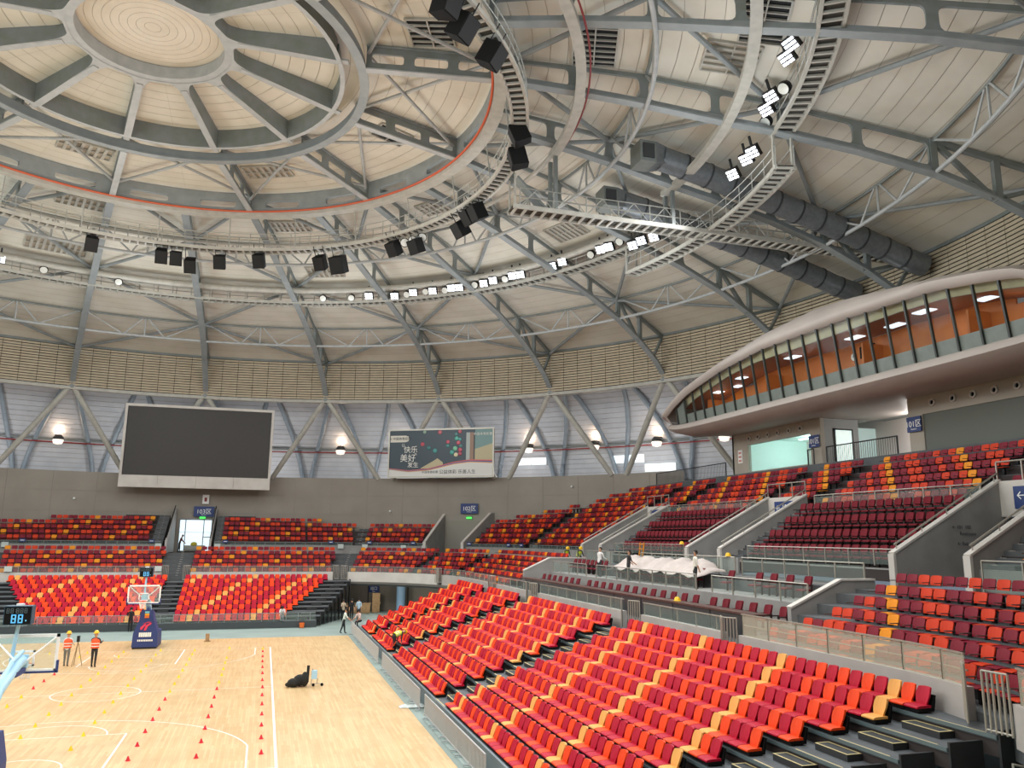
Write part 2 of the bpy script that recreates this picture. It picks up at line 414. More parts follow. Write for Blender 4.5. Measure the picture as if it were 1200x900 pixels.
for k in range(-2, 5):
    a = 30*k+15+A0
    t = thing('inner_truss', PZ(11, a, 30.7), 'slotted inner plate truss in line with the truss '+TLAB[2*k+1], 'truss', 'inner roof trusses')
    for r0, r1 in ((11.1, 13.3), (13.3, 15.6), (15.6, 17.75)):
        m = MB(); z0 = lerp(r0, [11, 17.8], [30.65, 30.2]); z1 = lerp(r1, [11, 17.8], [30.65, 30.2])
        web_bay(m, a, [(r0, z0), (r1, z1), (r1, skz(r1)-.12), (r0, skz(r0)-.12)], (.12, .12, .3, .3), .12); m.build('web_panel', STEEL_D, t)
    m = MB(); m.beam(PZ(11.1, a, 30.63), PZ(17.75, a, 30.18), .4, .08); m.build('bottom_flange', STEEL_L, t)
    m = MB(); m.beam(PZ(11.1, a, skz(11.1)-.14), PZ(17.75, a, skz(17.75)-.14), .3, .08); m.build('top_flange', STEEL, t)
for k in range(-2, 5):
    a = 30*k+15+A0
    for s_ in (0, 1):
        b = MB(); aa, bb = (a, a+30) if s_ else (a+30, a)
        b.tube([PZ(11.2, aa, skz(11.2)-.5-.14*s_), PZ(17.5, bb, skz(17.5)-.5-.14*s_)], .1, 8)
        tag(b.build('brace_tube', STEEL_L), 'slim brace tube inside the ring girder beside inner truss %s' % TLAB[2*k+1], 'brace', 'inner roof braces')

# ---- outer radial trusses
for a in TR:
    t = thing('radial_truss', PZ(47.2, a, 21.5), 'grey radial roof truss '+TLAB[round((a-A0)/15)], 'truss', 'radial roof trusses')
    nodes = [18.1, 21.8, 25.5, 29.2, 32.6, 36.5, 40.4]
    for i in range(len(nodes)-1):
        r0, r1 = nodes[i], nodes[i+1]; m = MB()
        web_bay(m, a, [(r0, bcz(r0)), (r1, bcz(r1)), (r1, skz(r1)-.12), (r0, skz(r0)-.12)], (.06, .06, .2, .14), .14); m.build('web_panel', STEEL_D, t)
    # outer bays: posts and diagonals
    for r in (40.4, 43.6):
        m = MB(); m.beam(PZ(r, a, bcz(r)), PZ(r, a, skz(r)-.1), .3, .34, (cos(radians(a)), sin(radians(a)), 0)); m.build('post', STEEL_D, t)
    m = MB(); m.beam(PZ(40.6, a, skz(40.6)-.3), PZ(43.3, a, bcz(43.3)), .22, .26); m.build('diagonal', STEEL_D, t)
    m = MB(); m.beam(PZ(43.6, a, bcz(43.6)+.12), PZ(47.1, a, 25.2), .2, .2); m.build('strut', STEEL_D, t)
    m = MB(); m.beam(PZ(45.6, a, bcz(45.6)), PZ(47.1, a, 25.1), .2, .2); m.build('strut', STEEL_D, t)
    m = MB(); m.beam(PZ(40.4, a, skz(40.4)-.2), PZ(47.2, a, skz(47.2)-.2), .26, .26); m.build('top_chord', STEEL_D, t)
    m = MB()
    rr = [17.9, 21.9, 25.3, 29.3, 32.3, 36.5, 40.5, 42, 43.4, 44.8, 46, 46.8, 47.4]
    rad = Vector((cos(radians(a)), sin(radians(a)), 0)); tan = Vector((-rad.y, rad.x, 0)); fr = []
    for i, r in enumerate(rr):
        p = PZ(r, a, bcz(r)); q0 = PZ(rr[max(i-1, 0)], a, bcz(rr[max(i-1, 0)])); q1 = PZ(rr[min(i+1, len(rr)-1)], a, bcz(rr[min(i+1, len(rr)-1)]))
        tt = (q1-q0).normalized(); fr.append((p, tan, tan.cross(tt)*-1 if tan.cross(tt).z < 0 else tan.cross(tt)))
    m.sweep(fr, [(-.26, -.05), (.26, -.05), (.26, .05), (.1, .05), (.1, .34), (-.1, .34), (-.1, .05), (-.26, .05)]); m.build('bottom_chord', STEEL, t)
# ---- roof-plane braces between radial trusses (alternate direction bay by bay)
for i in range(len(TR)-1):
    odd = round((TR[i]-A0)/15) % 2 != 0
    ao, ae = (TR[i], TR[i+1]) if odd else (TR[i+1], TR[i])
    for (ro, re) in ((18.2, 25.5), (32.4, 25.5), (32.4, 40.2), (47.0, 40.2)):
        m = MB(); m.tube([PZ(ro, ao, skz(ro)-.42), PZ(re, ae, skz(re)-.42)], .14, 8)
        tag(m.build('brace_tube', STEEL), 'brace tube in the %s brace ring by the truss %s' % ({(18.2, 25.5): 'innermost', (32.4, 25.5): 'second', (32.4, 40.2): 'third', (47.0, 40.2): 'outermost'}[(ro, re)], TLAB[round((ao-A0)/15)]), 'brace', 'outer roof braces')
# ---- ring trusses
def ring_truss(R, zb, zt, label, r_t):
    t = thing('ring_truss', (0, 0, zb), label, 'truss')
    for i in range(len(TR)-1):
        a0, a1 = TR[i], TR[i+1]
        m = MB(); m.tube([PZ(R, a0+(a1-a0)*q/6, zb) for q in range(7)], r_t, 8); m.build('bottom_tube', STEEL_L, t)
        m = MB(); m.tube([PZ(R, a0+(a1-a0)*q/6, zt) for q in range(7)], r_t*.8, 6); m.build('top_tube', STEEL_D, t)
        for (f0, z0, f1, z1) in ((.02, zt, .33, zb), (.33, zb, .48, zt), (.5, zt, .5, zb), (.52, zt, .67, zb), (.67, zb, .98, zt)):
            m = MB(); m.tube([PZ(R, a0+15*f0, z0), PZ(R, a0+15*f1, z1)], .07, 6); m.build('web_tube', STEEL_L, t)
ring_truss(40.4, 25.55, 27.3, 'slender grey tube ring truss under the outer roof slope above the louvres', .12)
ring_truss(25.6, 28.85, 30.6, 'grey tube ring truss under the inner roof slope around the ring girder', .12)
# ---- hoist rails
m = MB(); m.ring(21.85, 29.05, [(0, 0), (.5, 0), (.5, .3), (0, .3)], -60, 1, 1.5); tag(m.build('hoist_rail', CATW), 'pale curved box rail hanging under the roof with a red cable beside it', 'rail')
o = m  # the red cable belongs to the rail above
rail1 = bpy.data.objects['hoist_rail']
m = MB(); m.ring(22.55, 29.45, [(.05*cos(t*pi/3), .05*sin(t*pi/3)) for t in range(6)], -60, 0, 2); m.build('red_cable', REDPIPE, rail1)
m = MB(); m.ring(29.5, 27.95, [(0, 0), (.5, 0), (.5, .3), (0, .3)], -60, 2, 1.5); tag(m.build('hoist_rail', CATW), 'wide pale curved box rail in front of the lighting catwalk', 'rail')
m = MB(); m.ring(22.0, 29.2, [(.14*cos(t*pi/4), .14*sin(t*pi/4)) for t in range(8)], 1, 140, 2); tag(m.build('ring_tube', CATW), 'round pale tube hoop hung above the inner catwalk', 'pipe')

# ---- catwalks
def catwalk(R0, R1, z, a0, a1, label, rung_step, rails=(True, True), group=None, tube=False, solid_in=.22):
    t = thing('ring_catwalk', (0, 0, z), label, 'catwalk', group)
    m = MB(); m.ring(R0, z, [(0, 0), (.14, 0), (.14, solid_in), (0, solid_in)], a0, a1, 1.5); m.build('edge_beam', CATW, t)
    m = MB(); m.ring(R1-.12, z, [(0, 0), (.14, 0), (.14, .2), (0, .2)], a0, a1, 1.5); m.build('edge_beam', CATW, t)
    m = MB(); n_ = int(abs(a1-a0)/rung_step)
    for i in range(n_+1):
        a = a0+(a1-a0)*i/max(n_, 1); m.beam(PZ(R0+.1, a, z+.05), PZ(R1-.1, a, z+.05), .11, .1)
    tag(m.build('rungs', CATW, t), kind='stuff')
    m = MB(); m.ring(R0, z+.16, [(.14, 0), (R1-R0-.14, 0), (R1-R0-.14, .03), (.14, .03)], a0, a1, 1.5); m.build('walk_plate', RUNG, t)
    for side, R in ((0, R0+.07), (1, R1-.07)):
        if not rails[side]: continue
        m = MB()
        for h in (.6, 1.1): m.ring(R, z+.2+h, [(.03*cos(q*pi/2), .03*sin(q*pi/2)) for q in range(4)], a0, a1, 2)
        tag(m.build('handrail', RAIL, t), kind='stuff')
        m = MB(); step = 1.5/R*57.3; n_ = int(abs(a1-a0)/step)
        for i in range(n_+1):
            a = a0+(a1-a0)*i/max(n_, 1); m.tube([PZ(R, a, z+.1), PZ(R, a, z+1.3)], .03, 4)
        tag(m.build('rail_posts', RAIL, t), kind='stuff')
    return t
cw = catwalk(18.6, 19.5, 27.5, -70, 150, 'inner ring catwalk with open rungs and handrails below the ring girder', 1.55)
for k in range(-4, 10):            # hangers
    a = 15*k+A0+5; m = MB()
    m.tube([PZ(18.7, a, 27.5), PZ(18.4, a, 30)], .04, 5); m.build('hanger', RAIL, cw)
c2 = catwalk(32.1, 33.2, 27.5, 15, 150, 'lighting catwalk curving over the far stands, lined with floodlights', 1.0)
m = MB(); m.ring(31.7, 28.55, [(.27*cos(q*pi/5), .27*sin(q*pi/5)) for q in range(10)], 15, 150, 1.5); m.build('top_tube', CATW, c2, True)
c3 = catwalk(32.1, 33.2, 25.6, -15.5, 16.5, 'lowered stretch of lighting catwalk crossed by the straight bridge', 1.0)
c4 = catwalk(32.1, 33.2, 27.55, -70, -14.5, 'lighting catwalk on the near right above the seats, carrying floodlights', 1.0)
for c, a in ((c3, -15.2), (c3, 16.3)):
    for R in (32.15, 33.1):
        m = MB(); m.beam(PZ(R, a, 25.6), PZ(R, a, 27.7), .12, .12, (1, 0, 0)); m.build('drop_post', CATW, c)
# straight bridge from the inner ring to the outer wall
br = thing('bridge_catwalk', (20, .5, 25.5), 'straight bridge catwalk with lattice rails running out from the inner ring', 'catwalk')
m = MB(); m.beam((19.6, 0, 25.6), (47, 0, 25.6), .12, .25); m.build('edge_beam', CATW, br)
m = MB(); m.beam((19.6, 1.1, 25.6), (47, 1.1, 25.6), .12, .25); m.build('edge_beam', CATW, br)
m = MB()
for i in range(46): m.beam((19.8+i*.6, 0, 25.52), (19.8+i*.6, 1.1, 25.52), .14, .1)
tag(m.build('rungs', CATW, br), kind='stuff')
m = MB(); m.box((19.6, .05, 25.62), (47, 1.05, 25.65)); m.build('walk_plate', RUNG, br)
for y in (0, 1.1):
    m = MB()
    for h in (.6, 1.15): m.tube([(20, y, 25.6+h), (47, y, 25.6+h)], .035, 4)
    for i in range(14):
        x = 20+i*2.05; m.tube([(x, y, 25.6), (x, y, 26.75)], .04, 4); m.tube([(x, y, 25.6), (x+1.02, y, 26.75)], .03, 4); m.tube([(x+1.02, y, 26.75), (x+2.05, y, 25.6)], .03, 4)
    tag(m.build('lattice_rail', RAIL, br), kind='stuff')
m = MB(); m.beam((19.9, .5, 27.5), (21.7, .5, 25.7), .8, .12); m.build('stair', STEEL_D, br)
for x, zt in ((22.2, 29.1), (29.8, 28.0)):
    for y in (.1, 1.0):
        m = MB(); m.beam((x, y, 25.6), (x, y, zt), .22, .22, (1, 0, 0)); m.build('hanger_post', STEEL_D, br)
m = MB(); m.tube([(19.7, 0, 25.6), (19.7, 0, 27.6)], .06, 6); m.tube([(19.7, 1.1, 25.6), (19.7, 1.1, 27.6)], .06, 6); m.build('end_post', CATW, br)

# ---- ventilation ducts
DUCT = mat('spiral_duct', '#74797d', .4, .3, 4, '#666b6f'); DUCTD = mat('duct_band', '#3c4043', .5, .2)
def duct(x0, x1, y, dz, r, label):
    t = thing('ventilation_duct', (x0, y, skz(x0)-dz), label, 'duct'); xs = [x0+(x1-x0)*i/12 for i in range(13)]
    m = MB(); m.tube([(x, y, skz(min(x, 46))-dz) for x in xs], r, 16); smooth_auto(m.build('pipe', DUCT, t))
    for x in xs[1:-1]:
        m = MB(); z = skz(min(x, 46))-dz; d = Vector((1, 0, (skz(min(x+.5, 46))-skz(min(x-.5, 46)))))
        m.tube([Vector((x, y, z))-d*.06, Vector((x, y, z))+d*.06], r*1.05, 16); m.build('band', DUCTD, t)
    z = skz(x0)-dz; m = MB(); m.box((x0-1.6, y-.95*r, z-r*.9), (x0-.6, y+.95*r, z+r*.9)); m.build('plenum', STEEL_D, t)
    m = MB(); m.box((x0-1.45, y-r-.06, z-.6*r), (x0-.75, y-r*.9, z+.6*r)); m.build('grille', DUCTD, t)
    c = MB(); a = [(x0-.6, y-.95*r, z-r*.9), (x0-.6, y+.95*r, z-r*.9), (x0-.6, y+.95*r, z+r*.9), (x0-.6, y-.95*r, z+r*.9)]
    b = [(x0+.2, y-.7*r, z-r*.7), (x0+.2, y+.7*r, z-r*.7), (x0+.2, y+.7*r, z+r*.7), (x0+.2, y-.7*r, z+r*.7)]
    c.add(a+b, [(0, 1, 5, 4), (1, 2, 6, 5), (2, 3, 7, 6), (3, 0, 4, 7)]); c.build('taper', DUCT, t)
    return t
duct(28.0, 46.5, -1.9, 1.5, .72, 'large dark spiral duct with a square intake, nearer the box rail')
duct(28.4, 46.5, 4.3, 1.5, .72, 'large dark spiral duct behind the straight bridge catwalk')

# ---- roof vents
def vent(R, a, wr, wt, label, rot=0, dark=True):
    t = thing('roof_vent', PZ(R, a, skz(R)), label, 'vent'); rad = Vector((cos(radians(a)), sin(radians(a)), 0)); tan = Vector((-rad.y, rad.x, 0))
    sl = (skz(R+.5)-skz(R-.5)); rr = (rad+Vector((0, 0, sl))).normalized(); nn = rr.cross(tan); nn = -nn if nn.z > 0 else nn
    c = PZ(R, a, skz(R))+nn*.03
    m = MB(); m.add([c+rr*i*wr/2+tan*j*wt/2 for i, j in ((-1, -1), (1, -1), (1, 1), (-1, 1))], [(0, 1, 2, 3)]); m.build('opening', mat('vent_void', '#17191a', .8) if dark else SEAM, t)
    m = MB()
    for i, j, k, l in ((-1, -1, 1, -1), (1, -1, 1, 1), (1, 1, -1, 1), (-1, 1, -1, -1)):
        m.beam(c+rr*i*wr/2+tan*j*wt/2+nn*.05, c+rr*k*wr/2+tan*l*wt/2+nn*.05, .09, .14, nn)
    m.build('frame', CATW, t)
    nb = max(3, int(wt/.42))
    for i in range(1, nb):
        m = MB(); p = c+tan*(-wt/2+wt*i/nb)+nn*.08; m.beam(p-rr*wr/2, p+rr*wr/2, .06 if dark else .2, .1, nn); m.build('bar', CATW, t)
    m = MB(); m.beam(c-tan*wt/2+nn*.1, c+tan*wt/2+nn*.1, .07, .1, nn); m.build('bar', CATW, t)
G = 'vents set in the roof panels'
for R, a, wr, wt, dk in ((14.7, 112.5, 1.5, 3.2, False), (14.6, 66.5, 1.5, 3.2, False), (14.4, 23, 2.2, 1.6, True), (14.6, -21.5, 2.2, 2.2, True)):
    vent(R, a, wr, wt, 'barred rectangular roof vent inside the ring girder, '+{112.5: 'over the far left', 66.5: 'over the far end', 23: 'behind crossing braces', -21.5: 'behind the largest loudspeakers'}[a], dark=dk)
for R, a, wr, wt, dk in ((22.8, -20.3, 2.2, 3.6, True), (30.4, -26.5, 2.0, 3.2, True), (22.7, 109, 1.6, 3.2, False), (22.8, 71.0, 1.6, 3.4, False), (22.8, 38, 1.6, 3.2, False)):
    vent(R, a, wr, wt, 'barred roof vent outside the ring girder, '+{-20.3: 'dark, beside the inner box rail', -26.5: 'dark, beside the outer box rail', 109: 'over the far left', 71.0: 'over the far end', 38: 'over the far right corner'}[a], dark=dk)
vent(29.4, -20.6, 2.6, 2.4, 'pale slatted roof hatch beside the near lighting catwalk', dark=False)
vent(30.4, 24.6, 2.0, 3.0, 'slatted roof vent seen through the gap below the straight bridge', dark=False)
vent(30.3, 69, 1.6, 3.2, 'slatted roof vent over the far end behind the hung loudspeakers', dark=False)
vent(30.4, 110, 1.8, 4.4, 'long slatted roof vent over the far corner beyond the wheel', dark=False)
# ================================================================ LOUVRES, COLUMNS, OUTER SHELL
lv = thing('louvre_band', (0, 0, 21.1), 'beige louvred band of horizontal slats ringing the hall below the roof', 'louvre')
mb = MB(); mb.ring(47.75, 21.2, [(0, 0), (.1, 0), (.1, 4.4), (0, 4.4)], 0, 360, 3); mb.build('backing', LOUVD, lv)
mb = MB(); mb.ring(47.1, 20.95, [(0, 0), (.7, 0), (.7, .3), (0, .3)], 0, 360, 2); mb.build('sill_beam', CATW, lv)
mb = MB(); mb.ring(47.1, 25.28, [(0, 0), (.6, 0), (.6, .22), (0, .22)], 0, 360, 2); mb.build('head_beam', STEEL_D, lv)
NP = 8
for i in range(len(TR)-1):
    if TR[i] < -32 or TR[i] > 118: continue
    for k in range(NP):
        a0 = TR[i]+15*k/NP+.025; a1 = TR[i]+15*(k+1)/NP-.025; m = MB()
        for s in range(15):
            z = 21.32+s*.265; vs = []
            for a in (a0, a1): vs += [PZ(47.12, a, z), PZ(47.12, a, z+.195), PZ(47.3, a, z+.24), PZ(47.3, a, z+.05)]
            m.add(vs, [(0, 1, 5, 4), (1, 2, 6, 5), (3, 0, 4, 7), (0, 3, 2, 1), (4, 5, 6, 7)])
        m.build('slat_bay', LOUV, lv)
# leaning column pairs under each truss foot
for a in [15*k+A0 for k in range(-1, 9)]:
    if a < 8: continue
    t = thing('leaning_column_pair', PZ(47.6, a, 20.9), 'inverted V of round columns under the truss '+TLAB[round((a-A0)/15)], 'column', 'leaning columns round the hall')
    for s in (-1, 1):
        m = MB(); m.tube([PZ(47.5, a+s*.15, 21.3), PZ(49.6, a+s*6.6, 13.0)], .27, 12); smooth_auto(m.build('column', CATW, t))
    m = MB(); m.sphere(PZ(47.4, a, 21.25), .38); m.build('joint', STEEL, t)
# outer curved shell behind the columns
CPX = [(57.7, 0), (57.7, 11.5), (57.4, 13.5), (56.8, 16), (55.6, 18.5), (53.5, 20.9), (50.5, 23), (47.6, 24.9)]
wo = thing('wall_outer', (0, 0, 0), kind='structure')
for j in range(len(CPX)-1):
    nst = 5 if j else 1
    for q in range(nst):
        (r0, z0), (r1, z1) = CPX[j], CPX[j+1]
        ra, za, rb, zb = r0+(r1-r0)*q/nst, z0+(z1-z0)*q/nst, r0+(r1-r0)*(q+1)/nst, z0+(z1-z0)*(q+1)/nst
        g = .03 if j else 0
        m = MB(); N = 120
        m.add([p for i in range(N) for p in (PZ(ra, 3*i, za), PZ(rb+g*.3, 3*i, zb-g))], [(2*i, 2*((i+1) % N), 2*((i+1) % N)+1, 2*i+1) for i in range(N)])
        m.build('cladding_sheet', CLAD, wo)
m = MB(); N = 120
for j in range(1, len(CPX)-1):
    (r0, z0), (r1, z1) = CPX[j], CPX[j+1]
    m.add([p for i in range(N) for p in (PZ(r0+.12, 3*i, z0), PZ(r1+.12, 3*i, z1))], [(2*i, 2*((i+1) % N), 2*((i+1) % N)+1, 2*i+1) for i in range(N)])
m.build('shell_backing', SEAM, wo)
def cpr(z): return lerp(z, [c[1] for c in CPX[1:]], [c[0] for c in CPX[1:]])
for k in range(-2, 15):
    b = 3.75+7.5*k+A0
    if b < 8: continue
    t = thing('curved_rib_pair', PZ(57, b, 12.5), 'pair of curved blue-grey ribs fanning up the outer shell from one foot', 'rib', 'ribs on the outer shell')
    for s in (-1, 1):
        m = MB(); pts = []
        for q in range(13):
            z = 12.4+(23.0-12.4)*q/12; pts.append(PZ(cpr(z)-.35, b+s*(.35+3.3*((q/12)**1.5)), z))
        m.tube(pts, .24, 8); smooth_auto(m.build('rib', STEEL_B, t))
m = MB(); m.ring(54.3, 20.3, [(.16*cos(q*pi/3), .16*sin(q*pi/3)) for q in range(6)], 0, 150, 2); tag(m.build('ring_tube', STEEL_D), 'thin dark ring tube tying the ribs high on the outer shell', 'pipe')
t = thing('pipe_run', PZ(56, 60, 16.7), 'run of grey trunking with a red pipe along the outer shell behind the columns', 'pipe')
m = MB(); m.ring(55.9, 16.75, [(0, 0), (.3, 0), (.3, .16), (0, .16)], 0, 150, 2); m.build('trunking', STEEL_D, t)
m = MB(); m.ring(55.8, 16.5, [(.07*cos(q*pi/3), .07*sin(q*pi/3)) for q in range(6)], 0, 150, 2); m.build('red_pipe', REDPIPE, t)
LAMPG = mat('lamp_bowl', '#e8e3da', .4, emit=('#fff1e0', .9))
for a in (105, 89.7, 74.3, 66.5, 58.8, 51.3, 43.3, 35.9, 28.2):
    t = thing('wall_lamp', PZ(55.55, a, 16.5), 'round lamp glowing warmly on the trunking of the outer shell', 'lamp', 'lamps along the outer shell')
    c = PZ(55.5, a, 16.75); m = MB(); m.lathe([(0, .5), (.3, .5), (.52, .2), (.5, .02), (0, .02)], c, 14); m.build('housing', DARKST, t)
    m = MB(); m.lathe([(0.5, 0), (.55, -.1), (.42, -.45), (0, -.55)], c, 14); smooth_auto(m.build('bowl', LAMPG, t))
    m = MB(); m.beam(PZ(55.4, a, 17.2), PZ(56.2, a, 17.2), .6, .12); m.build('bracket', DARKST, t)
    lamp('wall_lamp_glow', 'POINT', PZ(55.75, a, 17.75), WALLLAMP_W, (1, .72, .5), None, .35)
WINSKY = mat('daylight_pane', '#eef6fb', .3, emit=('#dff1fa', DAY))
for i, (a0, a1, z0, z1) in enumerate(((53.25, 49.65, 15.0, 15.8), (41.8, 38.05, 14.85, 15.7), (38.0, 34.45, 13.85, 14.65))):
    t = thing('window_%d' % (i+1), PZ(57, a0, z0), kind='structure'); r = cpr(15)-.2
    am = (a0+a1)/2
    for b0, b1 in ((a0, am+.06), (am-.06, a1)):
        m = MB(); m.add([PZ(r, b0, z0), PZ(r, b1, z0), PZ(r, b1, z1), PZ(r, b0, z1)], [(0, 1, 2, 3)]); m.build('pane', WINSKY, t)
    m = MB()
    for p, q in ((PZ(r, a0, z0), PZ(r, a1, z0)), (PZ(r, a0, z1), PZ(r, a1, z1)), (PZ(r, a0, z0), PZ(r, a0, z1)), (PZ(r, a1, z0), PZ(r, a1, z1)), (PZ(r, am, z0), PZ(r, am, z1))): m.beam(p, q, .08, .08)
    m.build('window_frame', WHITE, t)
# hall wall (solid drum)
WA0 = 29.3
wf = thing('wall_far', (0, 0, 0), kind='structure')
m = MB(); m.ring(49.5, 0, [(0, 0), (.4, 0), (.4, 13.1), (0, 13.1)], WA0, 87.9, 1.5)
m.ring(49.5, 0, [(0, 0), (.4, 0), (.4, 13.1), (0, 13.1)], 91.5, 329, 1.5)
m.ring(49.5, 0, [(0, 8.6), (.4, 8.6), (.4, 13.1), (0, 13.1)], 87.9, 91.5, 1.2)
m.ring(49.5, 0, [(0, 0), (.4, 0), (.4, 5.25), (0, 5.25)], 87.9, 91.5, 1.2); m.build('wall_drum', WALLM, wf)
SEAMW = mat('wall_joint', '#948d83', .8)
for z in (7.2, 9.2, 11.2):
    m = MB(); m.ring(49.47, z, [(0, 0), (.05, 0), (.05, .03), (0, .03)], WA0, 140, 2); m.build('panel_joint', SEAMW, wf)
for a in [WA0+4+k*4.5 for k in range(18)]:
    m = MB(); m.beam(PZ(49.49, a, 5.3), PZ(49.49, a, 13.1), .03, .05, (1, 0, 0)); m.build('panel_joint', SEAMW, wf)
for a, z in ((103, 10.4), (66.3, 9.6), (43.0, 12.0), (36, 10.8)):
    t = thing('wall_fitting', PZ(49.4, a, z), 'small white camera fixed to the grey drum wall', 'camera', 'cameras on the drum wall')
    m = MB(); m.sphere(PZ(49.3, a, z), .13, n=8); m.build('dome', WHITE, t); m = MB(); m.beam(PZ(49.5, a, z), PZ(49.3, a, z+.05), .1, .1); m.build('bracket', CONC, t)

# ================================================================ SCREEN AND BILLBOARD
t = thing('video_screen', (0, 46.6, 11.6), 'huge dark video screen in a white frame on the far wall', 'screen')
SCRM = mat('screen_black', '#35302c', .55, 0, 3, '#332e2a')
m = MB(); m.box((-6.95, 46.6, 12.72), (7.35, 47.0, 19.95)); m.build('cabinet', DARKST, t)
m = MB(); m.box((-6.7, 46.53, 12.8), (7.1, 46.61, 19.7)); m.build('display', SCRM, t)
m = MB(); m.box((-7.02, 46.45, 12.78), (-6.78, 47.0, 19.98)); m.build('side_frame', CONC_L, t)
m = MB(); m.box((7.15, 46.45, 12.78), (7.4, 47.0, 19.98)); m.build('side_frame', CONC_L, t)
m = MB(); m.box((-6.78, 46.45, 19.72), (7.15, 47.0, 19.98)); m.build('top_frame', CONC_L, t)
for k in range(4):
    m = MB(); x = -7.02+k*14.42/4; m.box((x, 46.4, 11.58), (x+14.42/4-.02, 47.0, 12.78)); m.build('base_panel', CONC_L, t)

t = thing('billboard', PZ(48.3, 59.4, 13.1), 'billboard with pool balls and Chinese lettering standing on the drum wall', 'billboard')
ba = 59.4; rr_ = -Vector((-sin(radians(ba)), cos(radians(ba)), 0)); nn_ = Vector((-cos(radians(ba)), -sin(radians(ba)), 0)); bc = PZ(47.65, ba, 15.6); W2, H2 = 5.72, 2.47
def BP(x, z, d=0): return bc+rr_*x+Vector((0, 0, z))+nn_*d
def quad(name, x0, x1, z0, z1, d, m_): 
    m = MB(); m.add([BP(x0, z0, d), BP(x1, z0, d), BP(x1, z1, d), BP(x0, z1, d), BP(x0, z0, d-.02), BP(x1, z0, d-.02), BP(x1, z1, d-.02), BP(x0, z1, d-.02)], [(0, 1, 2, 3), (4, 7, 6, 5), (0, 4, 5, 1), (1, 5, 6, 2), (2, 6, 7, 3), (3, 7, 4, 0)]); return m.build(name, m_, t)
m = MB()
m.add([BP(x, z, d) for d in (-.5, -.02) for x, z in ((-W2, -H2), (W2, -H2), (W2, H2), (-W2, H2))], [(0, 1, 2, 3), (4, 5, 6, 7), (0, 1, 5, 4), (1, 2, 6, 5), (2, 3, 7, 6), (3, 0, 4, 7)]); m.build('case', DARKST, t)
for x0, x1, z0, z1 in ((-W2-.1, W2+.1, H2-.06, H2+.1), (-W2-.1, W2+.1, -H2-.1, -H2+.06), (-W2-.1, -W2+.06, -H2, H2), (W2-.06, W2+.1, -H2, H2)): quad('frame', x0, x1, z0, z1, .1, CHROME)
quad('poster', -W2, W2, -H2, H2, 0, mat('poster_teal', '#243641', .4))
quad('poster_patch', 3.75, W2, .2, H2, .006, mat('poster_light_teal', '#6d8f8c', .4))
quad('poster_patch', 2.8, 3.2, -1.3, 2.1, .012, mat('poster_pale', '#a9b2ad', .4)); quad('poster_patch', 3.2, 3.6, -1.3, 2.1, .012, mat('poster_tan', '#8f6f58', .4)); quad('poster_patch', 3.6, 3.75, -1.3, 2.1, .012, mat('poster_dark', '#26282a', .4))
PT = mat('poster_sand', '#b7ab86', .4)
def bpoly(name, pts, d, m_):
    m = MB(); n_ = len(pts); m.add([BP(x, z, d) for x, z in pts]+[BP(x, z, d-.01) for x, z in pts], [tuple(range(n_)), tuple(range(2*n_-1, n_-1, -1))]+[(i, (i+1) % n_, n_+(i+1) % n_, n_+i) for i in range(n_)]); return m.build(name, m_, t)
bpoly('poster_patch', [(3.75, -.9), (W2, -.9), (W2, .95), (3.75, .35)], .012, PT)
bpoly('poster_patch', [(-2.2, -1.6), (.3, -1.6), (.3, -1.0), (-.3, -.55), (-.9, -.9)], .012, PT)
def wave(x): return lerp(x, [-6, -3.5, -1.2, 1.5, 3.2, 6], [-1.65, -1.95, -1.78, -1.15, -.95, -1.05])
xs = [-W2+2*W2*i/30 for i in range(31)]
for nm, hx, o0, o1, d in (('poster_ribbon', '#c9574e', .16, .0, .018), ('poster_ribbon', '#35579b', .02, -.12, .02), ('poster_ribbon', '#d89b4a', -.1, -.24, .022)):
    k = lambda x, o: wave(x)+o*(.3+.7*(x+W2)/(2*W2))+.1
    bpoly(nm, [(x, k(x, o1)) for x in xs]+[(x, k(x, o0)) for x in reversed(xs)], d, mat('ribbon_'+hx[1:], hx, .4))
bpoly('poster_band', [(-W2, -H2)]+[(W2, -H2)]+[(x, wave(x)-.1*(x+W2)/(2*W2)) for x in reversed(xs)], .026, mat('poster_white', '#d8d6d0', .4))
for x, z, r, hx in ((-2.0, .95, .22, '#b23a4a'), (-1.3, .55, .22, '#1e6a6a'), (-.6, .25, .24, '#2a8a86'), (-.1, 2.2, .23, '#b23a4a'), (.8, 1.15, .2, '#c23f55'), (.8, .75, .2, '#1f7773'), (1.7, 1.95, .2, '#1e6a6a'), (1.75, 1.5, .22, '#3aa58f'),
                    (1.95, 1.05, .22, '#c23f55'), (1.6, .45, .24, '#6dbb92'), (1.25, .05, .24, '#2f9a8c'), (1.7, -.2, .22, '#ddd0a8'), (2.15, .3, .22, '#c23f55'), (2.15, -.1, .2, '#a8324a'), (2.1, 2.35, .2, '#b23a4a'), (2.2, .7, .2, '#1e6a6a'), (-1.8, 2.3, .18, '#8aa58a'), (2.1, 1.4, .2, '#2a8a86')):
    m = MB(); m.lathe([(0, .03), (r*.7, .025), (r, .0)], (0, 0, 0), 14)
    o = m.build('pool_ball', mat('ball_'+hx[1:], hx, .3), t, local=True); o.matrix_local = Matrix.Translation(BP(x, min(z, H2-r-.05), .015)-wloc(t)) @ nn_.to_track_quat('Z', 'Y').to_matrix().to_4x4()
bpoly('poster_pill', [(-W2+.1, 1.2), (-3.9, 1.2), (-3.6, 1.3), (-3.48, 1.55), (-3.6, 1.8), (-3.9, 1.9), (-W2+.1, 1.9)], .014, mat('poster_pill', '#d9d4c6', .4))
UPV = (0, 0, 1)
